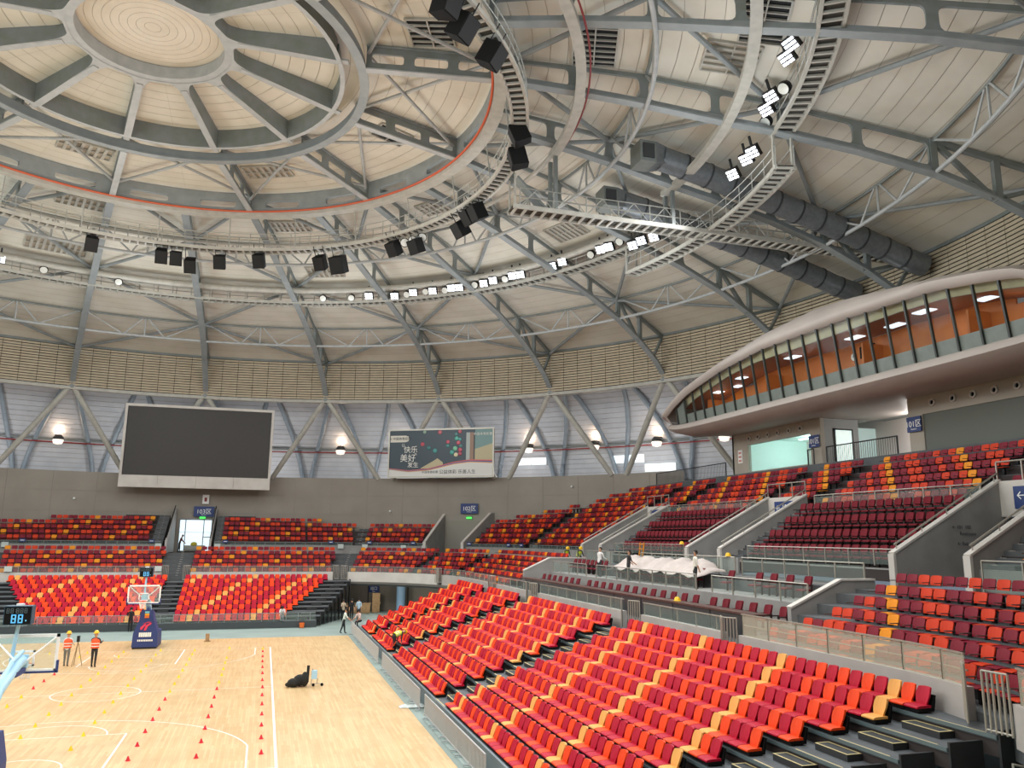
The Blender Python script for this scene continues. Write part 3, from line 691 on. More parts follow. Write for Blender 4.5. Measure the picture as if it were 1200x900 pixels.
PTXT = mat('poster_text_dark', '#2c3033', .5); PTW = mat('poster_text_white', '#e9e7df', .5)
add_text('☆ 中国体育彩票', .34, BP(-4.55, 1.55, .03), rr_, UPV, PTXT, t)
for s, x, z, sz in (('让', -4.15, .85, .4), ('快乐', -3.3, .35, .78), ('与', -2.72, -.1, .3), ('美好', -3.6, -.55, .88), ('发生', -3.0, -1.25, .62)): add_text(s, sz, BP(x, z, .03), rr_, UPV, PTW, t)
add_text('公益体彩 乐善人生', .48, BP(1.9, -2.0, .04), rr_, UPV, PTXT, t)
add_text('中国体育彩票', .3, BP(-1.1, -2.0, .04), rr_, UPV, PTXT, t); add_text('中国体育彩票', .34, BP(4.6, 1.9, .03), rr_, UPV, PTW, t)

# ================================================================ FLOODLIGHTS AND LOUDSPEAKERS
HOT = mat('floodlight_led', '#ffffff', .3, emit=('#eef6ff', 4)); LENS = mat('lamp_lens', '#cfd0c9', .2)
mh = MB().box((-.36, -.1, -.33), (.36, .16, .33)).mesh('housing', BLACKM)
ml = MB()
for i in range(2):
    for j in range(3): ml.box((-.33+i*.35, -.14, -.29+j*.205), (-.05+i*.35, -.1, -.16+j*.205))
ml = ml.mesh('led_panel', HOT)
mbk = MB().beam((0, .1, .3), (0, .3, .8), .12, .08).mesh('bracket', BLACKM)
FL = [(62.3, 28), (57.9, 27.85), (54.7, 28.05), (51.3, 28), (48, 28.05), (46.6, 28), (42.2, 28), (40.5, 28.1), (37, 28.15), (35.5, 28.1), (29.6, 28.1), (27.7, 28.2), (20.4, 28.1), (18.8, 28.05), (14.1, 27.35), (12.4, 27.4), (9.9, 27.2),
      (-7.2, 27.5), (-10.4, 27.55), (-12.1, 27.5), (-16.8, 28.5), (-18.4, 28.7), (-23.8, 28.9), (-25.5, 29.0), (116.5, 28.3)]
for a, z in FL:
    p = PZ(31.75 if a > -14 else 31.6, a, z); t = thing('floodlight', p, 'lit white LED floodlight on the '+('far left of the lighting catwalk' if a > 100 else 'far lighting catwalk above the billboard' if a > 45 else 'far lighting catwalk right of the billboard' if a > 16 else 'lowered catwalk stretch by the bridge' if a > -5 else 'lowered catwalk stretch by its end post' if a > -14 else 'near lighting catwalk'), 'floodlight', 'lit floodlights round the roof')
    t.rotation_euler = (Vector((4*cos(radians(a)), 8*sin(radians(a))-14, 2))-p).to_track_quat('-Y', 'Z').to_euler()
    inst('housing', mh, t); inst('led_panel', ml, t); inst('bracket', mbk, t)
mr = MB().lathe([(0, .2), (.3, .2), (.34, 0), (.3, -.12), (.3, -.15)], n=14).mesh('shade', BLACKM); mr2 = MB().lathe([(0, -.1), (.28, -.1), (.28, -.13), (0, -.16)], n=14).mesh('lens', LENS)
for a, z in ((65.3, 27.9), (55.9, 27.9), (52.6, 28), (49.2, 27.9), (43.9, 28), (38.4, 28), (22.4, 28), (16.8, 28.1), (-20.9, 28.3), (-15.4, 28.2), (70, 27.9), (101, 28.1), (111, 28.1)):
    p = PZ(31.8, a, z); t = thing('round_floodlight', p, 'unlit round floodlight between the lit ones on the lighting catwalk', 'floodlight', 'unlit round floodlights')
    t.rotation_euler = (Vector((4*cos(radians(a)), 8*sin(radians(a))-14, 2))-p).to_track_quat('-Z', 'Y').to_euler()
    inst('shade', mr, t); inst('lens', mr2, t)
for a in (33.5, 36.2, 38.4, 41.5):
    p = PZ(19.55, a, 27.25); t = thing('round_floodlight', p, 'small white round lamp hung on the inner ring catwalk by loudspeakers', 'floodlight', 'round lamps on the inner catwalk')
    t.rotation_euler = (CAM-p).to_track_quat('-Z', 'Y').to_euler(); inst('shade', mr, t); inst('lens', mr2, t)
def speaker_meshes(s):
    c = MB().prism([(-.42*s, -.45*s), (.42*s, -.45*s), (.3*s, .4*s), (-.3*s, .4*s)], 2, -.5*s, .5*s).mesh('cabinet', BLACK)
    g = MB().box((-.4*s, -.5*s, -.46*s), (.4*s, -.45*s, .46*s)).mesh('grille', mat('speaker_grille', '#0c0c0c', .8))
    y = MB().beam((-.36*s, .1, .5*s), (-.36*s, .1, .5*s+.7), .04, .04, (1, 0, 0)).beam((.36*s, .1, .5*s), (.36*s, .1, .5*s+.7), .04, .04, (1, 0, 0)).beam((-.38*s, .1, .5*s+.02), (.38*s, .1, .5*s+.02), .05, .05).mesh('yoke', BLACKM)
    return c, g, y
S1 = speaker_meshes(1.0); S2 = speaker_meshes(1.25)
for a, z, s, nb in ((107.3, 27.0, 0, 1), (93.6, 26.9, 0, 1), (90.6, 26.8, 0, 1), (87.6, 26.4, 0, 1), (81.5, 26.8, 0, 1), (73, 27, 0, 1), (58.8, 26.7, 0, 1), (54.2, 26.4, 1, 1), (39.9, 26.9, 0, 1), (33.5, 26.6, 0, 1), (19.2, 26.5, 0, 1), (16.0, 27.0, 0, 1), (12.8, 26.9, 0, 1),
                  (-49.3, 26.9, 0, 1), (-46.0, 26.6, 0, 1), (-38.4, 26.9, 0, 1), (-15.6, 27.3, 0, 1), (-12.0, 26.6, 0, 1)):
    p = PZ(19.1, a, z-.1); t = thing('loudspeaker', p, 'black loudspeaker under the inner ring catwalk, '+('over the video screen' if a > 78 else 'over the far end right of the screen' if a > 50 else 'before the far corner' if a > 25 else 'by the end of the straight bridge' if a > 0 else 'in the pair beside the straight bridge' if a > -20 else 'nearest the inner box rail vents'), 'loudspeaker', 'loudspeakers under the inner catwalk')
    tx = random.uniform(-.25, .25); d = Vector((cos(radians(a))*(-1 if a > -20 else 1), sin(radians(a))*(-1 if a > -20 else 1), -.5+tx)); t.rotation_euler = d.to_track_quat('-Y', 'Z').to_euler()
    for nme, me in zip(('cabinet', 'grille', 'yoke'), S2 if s else S1): inst(nme, me, t)
# ================================================================ THE BOWL
def uF(x): return x
def uC(ph): return 11+(90-ph)/90*18.85
def uR(y): return 29.85+23-y
def uN(ph): return 75.85-ph/90*18.85
def frame(u, d):
    """point and outward normal at station u, offset d from the parapet line"""
    if u < -11:
        ph = radians(90+(-11-u)/18.85*90); n_ = Vector((cos(ph), sin(ph), 0)); return Vector((-11, 23, 0))+n_*(12+d), n_
    if u <= 11: return Vector((u, 35+d, 0)), Vector((0, 1, 0))
    if u <= 29.85:
        ph = radians(90-(u-11)/18.85*90); n_ = Vector((cos(ph), sin(ph), 0)); return Vector((11, 23, 0))+n_*(12+d), n_
    if u <= 75.85: return Vector((23+d, 23-(u-29.85), 0)), Vector((1, 0, 0))
    ph = radians(-(u-75.85)/18.85*90); n_ = Vector((cos(ph), sin(ph), 0)); return Vector((11, -23, 0))+n_*(12+d), n_
def scale_u(u, d): return 1+d/12 if (u < -11 or 11 < u < 29.85 or u > 75.85) else 1
def stations(u0, u1):
    ks = [u0]; 
    for a, b, st in ((-30, -11, .8), (-11, 11, 30), (11, 29.85, .8), (29.85, 75.85, 60), (75.85, 100, .8)):
        lo, hi = max(u0, a), min(u1, b)
        if hi <= lo: continue
        n_ = max(1, int((hi-lo)/st)); ks += [lo+(hi-lo)*i/n_ for i in range(1, n_+1)]
    return ks
def sweep_u(m, u0, u1, prof, d=0, mi=0):
    fr = []
    for u in stations(u0, u1):
        p, n_ = frame(u, d); fr.append((p, n_, Vector((0, 0, 1))))
    # corners: profile offsets act along the normal, which is exact on arcs
    m.sweep(fr, prof, mi)
def clipR(p, lim=48.4): return hypot(p.x, p.y) < lim
MIDZ = lambda k: 3.3+.36*k
UPZ = lambda k: 6.05+.475*k
UM0, UM1 = -24, 90
fm = thing('floor_middle_tier', (0, 0, 3.3), kind='structure')
for (a, b) in ((UM0, uR(12.6)), (uR(-15.6), UM1)):
    for k in range(6):
        m = MB(); d0 = .0 if k == 0 else .45+.85*(k-1)+.4; d1 = .85+.85*k; sweep_u(m, a, b, [(d0, 2.6), (d1, 2.6), (d1, MIDZ(k)), (d0, MIDZ(k))]); m.build('tread', CONC_D, fm)
m = MB(); sweep_u(m, UM0, UM1, [(5.1, 4.6), (8.0, 4.6), (8.0, 5.25), (5.1, 5.25)]); m.build('walkway', CONC_D, fm)
fu = thing('floor_upper_tier', (0, 0, 6), kind='structure')
VOM = [(15.5, 1.78), (-.7, 1.78), (-16.8, 1.78)]
def upper_segments(k):
    segs = []
    cuts = [(-2.2, 2.6, 20)]+[(uC(54.5), uC(41.3), 20)]+[(uR(c+h), uR(c-h), 5) for c, h in VOM]+[(uR(12.4), uR(1.2), 4), (uR(-3.7), uR(-15.1), 4)]
    cuts.sort()
    u = UM0
    for c0, c1, kmax in cuts:
        if k <= kmax: segs.append((u, c0)); u = c1
    segs.append((u, UM1)); return segs
for k in range(12):
    for a, b in upper_segments(k):
        # clip against the drum wall: split into short pieces that stay inside it
        runs = []; cur = None
        N = max(2, int((b-a)/.5))
        for i in range(N+1):
            u = a+(b-a)*i/N; p, _ = frame(u, 8.2+.85*k+.85); ok = hypot(p.x, p.y) < 49.6 or p.x > 41
            if ok: cur = [u, u] if cur is None else [cur[0], u]
            elif cur: runs.append(cur); cur = None
        if cur: runs.append(cur)
        for r in runs:
            if r[1]-r[0] < .6: continue
            m = MB(); z = UPZ(k); d0 = 8.1+.85*k; sweep_u(m, r[0], r[1], [(d0, z-.62), (d0+.86, z-.62), (d0+.86, z), (d0, z)]); m.build('tread', CONC_D, fu)
            m = MB(); sweep_u(m, r[0], r[1], [(d0-.012, z-.55), (d0, z-.55), (d0, z-.03), (d0-.012, z-.03)]); m.build('riser', RISER, fu)
m = MB()
for a, b in upper_segments(0): sweep_u(m, a, b, [(7.9, 5.2), (8.15, 5.2), (8.15, 6.05), (7.9, 6.05)])
m.build('front_wall', CONC, fu)
# floor behind the top row on the right and ring floor behind the drum
m = MB(); m.box((41.2, -45, 11.3), (58, 32, 11.85)); struct(m.build('floor_gallery', CONC_D))
m = MB(); m.ring(49.95, 12.2, [(0, 0), (7.8, 0), (7.8, .3), (0, .3)], 30, 330, 3); struct(m.build('floor_ring_gallery', CONC_D))

# ---------------------------------------------------------------- seats
def seat_back(w_top, w_bot, z0, z1, x0, x1, th, curve=.04, nx=4, nz=4):
    m = MB(); vs = []
    for s in (0, 1):
        for j in range(nz+1):
            t = j/nz; z = z0+(z1-z0)*t
            wf_ = w_bot+(w_top-w_bot)*min(1, t*2.2); wf_ *= (1 if t < .99 else .88)
            for i in range(nx+1):
                q = -1+2*i/nx; vs.append((x0+(x1-x0)*t**1.3-curve*q*q+s*th, q*wf_/2, z-(.012*q*q if t > .9 else 0)))
    n_ = nx+1; N = n_*(nz+1); fs = []
    for s in (0, 1):
        for j in range(nz):
            for i in range(nx): fs.append(tuple(s*N+k for k in (j*n_+i, j*n_+i+1, (j+1)*n_+i+1, (j+1)*n_+i)))
    per = [(0, i) for i in range(nx)]+[(j, nx) for j in range(nz)]+[(nz, i) for i in range(nx, 0, -1)]+[(j, 0) for j in range(nz, 0, -1)]
    for q in range(len(per)):
        a = per[q][0]*n_+per[q][1]; b = per[(q+1) % len(per)][0]*n_+per[(q+1) % len(per)][1]; fs.append((a, b, N+b, N+a))
    return m.add(vs, fs)
def pan(w, x0, x1, z, th, drop=.03):
    m = MB(); prof = [(x0, z-th), (x1, z-th+.01), (x1, z+.005), (x0+.1, z), (x0+.03, z-.012), (x0, z-drop)]
    return m.prism(prof, 1, -w/2, w/2)
def mb_join(*ms):
    r = MB()
    for i, m in enumerate(ms): r.add(m.v, m.f, i)
    return r
def _base():
    prof = [(.02, .0), (.46, .0), (.53, .36), (.49, .37), (.4, .08), (.02, .08)]; n_ = 6
    return ([(x, y, z) for y in (-.215, .215) for x, z in prof], [tuple(range(n_)), tuple(range(2*n_-1, n_-1, -1))]+[(i, (i+1) % n_, n_+(i+1) % n_, n_+i) for i in range(n_)])
# telescopic seat: local -X faces the court, origin on the tread nose
T_back = lambda: seat_back(.395, .27, .1, .53, .33, .47, .05, .05)
T_pan = lambda: pan(.42, -.02, .38, .14, .06)
def T_base(): return MB().add(*_base())
# fixed arm seat
F_back = lambda: seat_back(.45, .41, .5, .81, .42, .5, .035, .03)
F_pan = lambda: pan(.42, .08, .42, .4, .035, .02)
def F_arm(s): return MB().box((.1, s*.24-.018, .56), (.45, s*.24+.018, .585))
def F_leg(): return MB().prism([(-.24, .36), (.24, .36), (.24, .32), (.05, .32), (.05, 0), (-.05, 0), (-.05, .32), (-.24, .32)], 0, .27, .38)
# upholstered chair
def V_back(): return seat_back(.43, .38, .52, .92, .46, .56, .08, .03)
def V_pan(): return pan(.44, .06, .5, .42, .08)
def V_arm(s): return MB().prism([(.38, 0), (.46, 0), (.5, .6), (.05, .6), (.05, .56), (.42, .56)], 1, s*.26-.02, s*.26+.02)
SEATDEF = {
 'T': dict(parts=[('backrest', T_back, 'c'), ('seat_pan', T_pan, 'c'), ('base', T_base, BLACK)], cols=dict(C=S_CRM, R=S_RED, O=S_ORG)),
 'F': dict(parts=[('backrest', F_back, 'c'), ('seat_pan', F_pan, 'c'), ('armrest', lambda: F_arm(-1), mat('arm_grey', '#4a3b38', .5)), ('armrest', lambda: F_arm(1), MATS['arm_grey']), ('leg', F_leg, BLACKM)], cols=dict(C=F_YEL, R=F_MAR, O=F_ORG)),
 'V': dict(parts=[('backrest', V_back, 'c'), ('seat_cushion', V_pan, 'c'), ('armrest', lambda: V_arm(-1), VIPD), ('armrest', lambda: V_arm(1), VIPD)], cols=dict(R=VIPR)),
}
_sm = {}
def seat_mesh(kind, pi_, colk):
    key = (kind, pi_, colk)
    if key not in _sm:
        nm, fn, mt = SEATDEF[kind]['parts'][pi_]; mt = SEATDEF[kind]['cols'][colk] if mt == 'c' else mt
        _sm[key] = fn().mesh(nm, mt)
    return _sm[key]
ITEMS = {'T': [], 'F': [], 'V': []}     # (pos, rz, colour, label, group, name)
def add_seat(kind, pos, rz, col, label, group, name):
    ITEMS[kind].append((Vector(pos), rz, col, label, group, name))
def flush_seats(limit=300):
    for kind, L in ITEMS.items():
        vis = [(0 if in_view(s[0]+Vector((0, 0, .4)), 8) else 1, (s[0]-CAM).length, i) for i, s in enumerate(L)]; vis.sort()
        rest = MB(); defs = SEATDEF[kind]['parts']; cols = list(SEATDEF[kind]['cols'].items()); mats_ = [m for _, m in cols]+[p[2] for p in defs if p[2] != 'c']
        cidx = {c: i for i, (c, _) in enumerate(cols)}; cache = [fn() for _, fn, _ in defs]
        for r, (nv, _, i) in enumerate(vis):
            pos, rz, col, label, group, name = L[i]
            if nv == 0 and r < limit:
                t = thing(name, pos, label, 'seat', group, rz)
                for pi_, d in enumerate(defs): inst(d[0], seat_mesh(kind, pi_, col), t)
            else:
                c, s = cos(rz), sin(rz); x_ = len(cols)
                for (nm, fn, mt), m in zip(defs, cache):
                    if mt == 'c': mi = cidx[col]
                    else: mi = x_; x_ += 1
                    rest.add([(pos.x+c*v[0]-s*v[1], pos.y+s*v[0]+c*v[1], pos.z+v[2]) for v in m.v], m.f, mi)
        if rest.v:
            nm, lb = {'T': ('telescopic_seats', 'rows of far telescopic seats in crimson, orange and cream'), 'F': ('stadium_seats', 'rows of distant maroon and orange seats round the bowl'), 'V': ('upholstered_chairs', 'remaining dark red upholstered chairs')}[kind]
            o = rest.build(nm, mats_); tag(o, lb, 'seats', None, 'stuff')
CYC_T = 'CORRORORO R'.replace(' ', ''); CYC_FAR = 'CRORORORRO'; CYC_F = 'CRROORRORO'; CYC_N = 'CRROORROROROROROOROR'
NEARY = [-16.8, -17.5, -17.9, -17.95, -18.0, -18.05]
CN = dict(C='amber', R='maroon', O='vermilion')
def row_of_seats(kind, u0, u1, d, z, pitch, row, label, group, name, shift=1, cyc=CYC_F, lim=48.3):
    u = u0; pts = []
    while True:
        sc = scale_u(u, d); u2 = u+pitch/sc
        if u2 > u1+.02: break
        pts.append((u+u2)/2); u = u2
    L = len(pts); sp = 0
    for i, uu in enumerate(pts):
        p, n_ = frame(uu, d)
        if hypot(p.x, p.y) > lim and p.x < 41: continue
        col = cyc[(i+row*shift) % len(cyc)] if cyc else 'R'
        rz = atan2(n_.y, n_.x); add_seat(kind, (p.x, p.y, z), rz, col, label.replace('@', CN.get(col, 'red')), group, name)
GF = 'fixed plastic seats of the bowl'
for k in range(6):
    d = .25+.85*k; z = MIDZ(k)
    for a, b, lb in ((-24, -14.9, 'far left corner'), (-13.4, -1.0, 'far end left of the door'), (1.2, 13.3, 'far end right of the door'), (uC(72), uC(44), 'far corner below the corner entrance'), (uC(42), uC(21.5), 'far corner beyond the corner entrance'), (uC(18.5), uR(13.1), 'far corner next to the guest terrace'), (uR(-16.2), 92, 'near right block behind the glass')):
        near = lb.startswith('near')
        if near: row_of_seats('F', uR(NEARY[k]), b, d, z, .5, 1, '@ plastic seat, %s row of the near right block behind the hazy glass' % ('first', 'second', 'third', 'fourth', 'fifth', 'sixth')[k], GF, 'stadium_seat', (2*k-9) % 20, CYC_N)
        else: row_of_seats('F', a, b, d, z, .5, k, '@ plastic seat in the lower fixed tier, '+lb, GF, 'stadium_seat', -2)
for k in range(11):
    d = 8.25+.85*k; z = UPZ(k)
    if k < 5: bl = [(-26, -15.4, 'far left corner'), (-14.4, -3.1, 'far end left of the door'), (3.2, uC(76.3), 'far end right of the door'), (uC(73), uC(55.5), 'far corner between aisle and corner entrance'), (uC(39.5), uC(19), 'far corner beyond the corner entrance'), (uC(16.2), uR(17.4), 'right side above the first stair wall'), (uR(-20.0), 88, 'near right side')]
    else: bl = [(uC(42), uC(19), 'far corner beyond the corner entrance'), (uC(16.2), uR(18.7), 'right side above the first stair wall'), (uR(17.1), uR(13.6), 'block straight above the first stair wall'), (uR(12.0), uR(2.3), 'block below the long bright window'), (uR(.9), uR(-2.7), 'small block below the open entrance'), (uR(-4.2), uR(-13.7), 'block below the grey panel wall'), (uR(-15.2), uR(-18.8), 'block straight above the near stair wall'), (uR(-20.3), 86, 'near right side')]
    for a, b, lb in bl:
        if k == 5 and 'straight above' in lb: continue
        if k == 5 and 'small block' in lb: continue
        row_of_seats('F', a, b, d, z, .5, k, '@ plastic seat, %s upper row, ' % ('first', 'second', 'third', 'fourth', 'fifth', 'sixth', 'seventh', 'eighth', 'ninth', 'tenth', 'eleventh')[k]+lb, GF, 'stadium_seat', 2 if a > 29 else -2)
# dark red chairs in four wide rows between the stair walls
for j in range(4):
    for a, b, lb in ((12.3, 1.3, 'between the first and middle stair walls'), (-3.8, -15.0, 'between the middle and near stair walls')):
        row_of_seats('V', uR(a), uR(b), 8.3+1.0*j, 5.9+.7*j, .57, j, 'dark red chair, %s of four raised rows, ' % ('lowest', 'second', 'third', 'highest')[j]+lb, 'dark red chairs of the guest stand', 'upholstered_chair', cyc=None)
    for a, b in ((12.4, 1.2), (-3.7, -15.1)):
        m = MB(); m.box((31.0+1.0*j, b, 5.4), (32.05+1.0*j, a, 5.9+.7*j)); m.build('guest_tread', RISER, fu)
        m = MB(); m.box((31.0+1.0*j-.02, b, 5.9+.7*j-.05), (31.12+1.0*j, a, 5.9+.7*j+.012)); m.build('tread_edge', CONC, fu)
# ================================================================ PARAPET, RAILS, GUEST TERRACES
PGAPS = [(-14.9, -13.5), (-1.0, 1.25), (uC(78.5), uC(72.3)), (uC(26), uC(23)), (uR(15.4), uR(13.9)), (uR(6.7), uR(4.9)), (uR(-7.0), uR(-8.8)), (uR(-15.3), uR(-16.3)), (uR(-26), uR(-26.0)), (uN(-15), uN(-24))]
PGAPS = [g for g in PGAPS if g[1]-g[0] > .2]
par = thing('trim_parapet', (0, 0, 3), kind='structure')
edges = [UM0]
for a, b in PGAPS: edges += [a, b]
edges.append(UM1)
for i in range(0, len(edges), 2):
    a, b = edges[i], edges[i+1]
    m = MB(); sweep_u(m, a, b, [(-.2, 2.95), (.0, 2.95), (.0, 3.8), (-.2, 3.8)]); m.build('parapet_wall', CONC_L if b < 29 else CONC_M, par)
    # glass balustrade on the parapet
    white = (uR(-16.2) <= a+.2) or (4 < a+.3 < 12 and False)
    t = thing('glass_balustrade', frame(a, -.1)[0]+Vector((0, 0, 3.8)), None, 'balustrade')
    near = a > uR(-15); far = b < uC(24)
    tag(t, ('hazy glass balustrade on the near right parapet before the bar gates' if a < uN(-10) else 'hazy glass balustrade past the bright bar gates') if near else ('clear glass balustrade on the far parapet' if far else 'clear glass balustrade on the parapet before the guest terrace'), 'balustrade', 'glass balustrades on the parapet')
    L = []; u = a+.15
    while u < b-.1: u2 = min(u+1.45/scale_u(u, 0), b-.08); L.append((u, u2)); u = u2
    top = 4.48 if near else 4.28
    for u, u2 in L:
        if u2-u < .3: continue
        m = MB(); sweep_u(m, u+.02, u2-.02, [(-.115, 3.8), (-.1, 3.8), (-.1, top), (-.115, top)]); m.build('pane', GLASS_W if near else GLASS, t)
        p, n_ = frame(u, -.08); m = MB(); m.beam(p+Vector((0, 0, 3.75)), p+Vector((0, 0, top)), .04, .04, (1, 0, 0)); m.build('post', BLACKM if near else CHROME, t)
    m = MB(); sweep_u(m, a+.1, b-.1, [(-.13, top), (-.07, top), (-.07, top+.035), (-.13, top+.035)]); m.build('handrail', CHROME, t)
    if near:
        m = MB(); sweep_u(m, a+.1, b-.1, [(-.06, 4.12), (-.03, 4.12), (-.03, 4.15), (-.06, 4.15)]); m.build('mid_rail', CHROME, t)
# bar gates in the parapet gaps
def bar_gate(p, direc, label, n=6, h=1.05, w=.75, m_=CHROME):
    t = thing('bar_gate', p, label, 'gate', 'bar gates at the aisles'); d = Vector(direc).normalized(); p = Vector(p)
    for i in range(n):
        m = MB(); q = p+d*w*i/(n-1); m.tube([q, q+Vector((0, 0, h))], .028, 6); m.build('bar', m_, t)
    for z in (.04, h):
        m = MB(); m.tube([p+Vector((0, 0, z)), p+d*w+Vector((0, 0, z))], .025, 6); m.build('rail', m_, t)
LBG = {0: 'narrow bar gate in a parapet gap at a telescopic stand aisle'}
for (a, b) in PGAPS:
    p, n_ = frame(a, -.1); q, n2 = frame(b, -.1)
    lab = 'bright steel bar gate beside the near right seats' if a > uR(-14) else ('steel bar gate folded open at an aisle top before the guest terrace' if a > uC(20) else 'steel bar gate at an aisle top of the far end')
    tall = a > uR(-14)
    for s_, pp, nn2 in ((0, p, n_), (1, q, n2)):
        tan = Vector((-nn2.y, nn2.x, 0)); 
        bar_gate(pp-nn2*.14+Vector((0, 0, 3.15)), -nn2*.35+tan*(.7 if s_ else -.7), lab, 6, 1.2, .6)

# guest terrace: two levels between the wedge walls
fg = thing('floor_guest_terrace', (23, 0, 3.4), kind='structure')
m = MB(); m.box((23.0, -15.6, 2.6), (26.35, 12.6, 3.42)); m.build('lower_level', CONC_D, fg)
m = MB(); m.box((26.3, -15.6, 2.6), (28.9, 12.6, 4.68)); m.build('upper_level', CONC, fg)
m = MB(); m.box((28.8, -15.6, 4.4), (29.0, 12.6, 5.3)); m.build('step_wall', CONC, fg)
t = thing('counter', (24, -1.5, 3.42), 'long dark brown counter in front of the first row of red chairs', 'counter')
CNTR = mat('brown_counter', '#5a3a34', .35, 0, 3, '#4c302b'); CNTF = mat('counter_front', '#3f3f41', .25)
for i in range(9):
    y0 = 12.0-i*3.05; m = MB(); m.box((24.0, y0-3.03, 4.3), (24.62, y0, 4.37)); m.build('worktop', CNTR, t)
    m = MB(); m.box((24.05, y0-3.0, 3.42), (24.12, y0-.03, 4.3)); m.build('front_panel', CNTF, t)
def wedge(y, pts, label, th=.22):
    t = thing('stair_side_wall', (pts[0][0], y, 3.4), label, 'wall')
    m = MB(); m.prism(pts, 1, y-th/2, y+th/2); m.build('slab', CONC, t)
    up = [p for p in pts if p[1] > 4.2]
    up = sorted(up); m = MB()
    for i in range(len(up)-1): m.beam((up[i][0], y, up[i][1]+.02), (up[i+1][0], y, up[i+1][1]+.02), th+.06, .07)
    m.build('cap', CONC_L, t); return t
wedge(-15.7, [(25.3, 3.4), (29.0, 3.4), (29.0, 5.55), (27.5, 5.55), (25.3, 4.6)], 'grey sloping side wall with white cap between guest terrace and near right seats')
wedge(12.7, [(24.4, 3.4), (29.0, 3.4), (29.0, 5.6), (26.3, 5.6), (24.4, 4.75)], 'pale sloping side wall at the far end of the guest terrace')
def rail_run(x, y0, y1, z0, z1, label, glass=True, step=1.5, group=None, m_=None):
    t = thing('glass_railing', (x, (y0+y1)/2, z0), label, 'railing', group); n_ = max(1, round(abs(y1-y0)/step)); m_ = m_ or CHROME
    for i in range(n_+1):
        y = y0+(y1-y0)*i/n_; m = MB(); m.beam((x, y, z0), (x, y, z1), .05, .05, (1, 0, 0)); m.build('post', m_, t)
        if glass and i < n_:
            y2 = y0+(y1-y0)*(i+1)/n_; m = MB(); lo, hi = min(y, y2)+.04, max(y, y2)-.04; m.box((x-.008, lo, z0+.06), (x+.008, hi, z1-.08)); m.build('pane', GLASS, t)
    m = MB(); m.tube([(x, y0, z1), (x, y1, z1)], .03, 6); m.build('handrail', m_, t); return t
rail_run(26.42, 12.2, 6.2, 4.68, 5.4, 'glass railing on the terrace edge in front of the far red chairs')
rail_run(26.42, 4.6, -7.2, 4.68, 5.4, 'glass railing on the terrace edge in front of the white sheet')
rail_run(26.42, -8.6, -15.3, 4.68, 5.4, 'glass railing on the terrace edge in front of four red chairs')
rail_run(28.9, 12.2, 5.4, 5.3, 6.15, 'glass railing along the walkway behind the far red chairs')
rail_run(28.9, 3.6, -6.6, 5.3, 6.15, 'glass railing along the walkway behind the white sheet')
rail_run(28.9, -7.2, -15.4, 5.3, 6.15, 'glass railing along the walkway behind four red chairs')
rail_run(31.05, 12.2, 2.3, 6.0, 6.66, 'railing at the foot of the dark red rows, first to middle stair walls')
rail_run(31.05, -4.4, -15.0, 6.0, 6.66, 'railing at the foot of the dark red rows, middle to near stair walls')
rail_run(35.38, 12.3, 1.2, 8.4, 9.35, 'glass railing above the dark red rows, first to middle stair walls')
rail_run(35.38, -4.3, -14.9, 8.4, 9.35, 'glass railing above the dark red rows, middle to near stair walls')
# walkway rail in front of the upper tier on far side and corner
def rail_path(u0, u1, d, z0, z1, label, group=None, step=1.6):
    t = thing('glass_railing', frame((u0+u1)/2, d)[0]+Vector((0, 0, z0)), label, 'railing', group); n_ = max(1, round((u1-u0)*(1+d/12)/step))
    for i in range(n_):
        a, b = u0+(u1-u0)*i/n_, u0+(u1-u0)*(i+1)/n_
        p, _ = frame(a, d); m = MB(); m.beam(p+Vector((0, 0, z0)), p+Vector((0, 0, z1)), .05, .05, (1, 0, 0)); m.build('post', STEEL_D, t)
        m = MB(); sweep_u(m, a+.03, b-.03, [(d-.008, z0+.06), (d+.008, z0+.06), (d+.008, z1-.06), (d-.008, z1-.06)]); m.build('pane', GLASS, t)
    m = MB(); sweep_u(m, u0, u1, [(d-.03, z1), (d+.03, z1), (d+.03, z1+.05), (d-.03, z1+.05)]); m.build('handrail', STEEL, t)
for a, b, lb in ((-24, -2.2, 'far end left of the door'), (2.6, uC(76), 'far end right of the door'), (uC(73.5), uC(55), 'corner before the corner entrance'), (uC(41), uC(19), 'corner beyond the corner entrance'), (uC(16.5), uR(17.4), 'first stair wall')):
    rail_path(a, b, 7.92, 5.7, 6.3, 'glass railing fronting the upper tier, '+lb)
rail_run(30.7, -19, -30, 5.3, 6.35, 'glass railing on the walkway behind the near right seats')

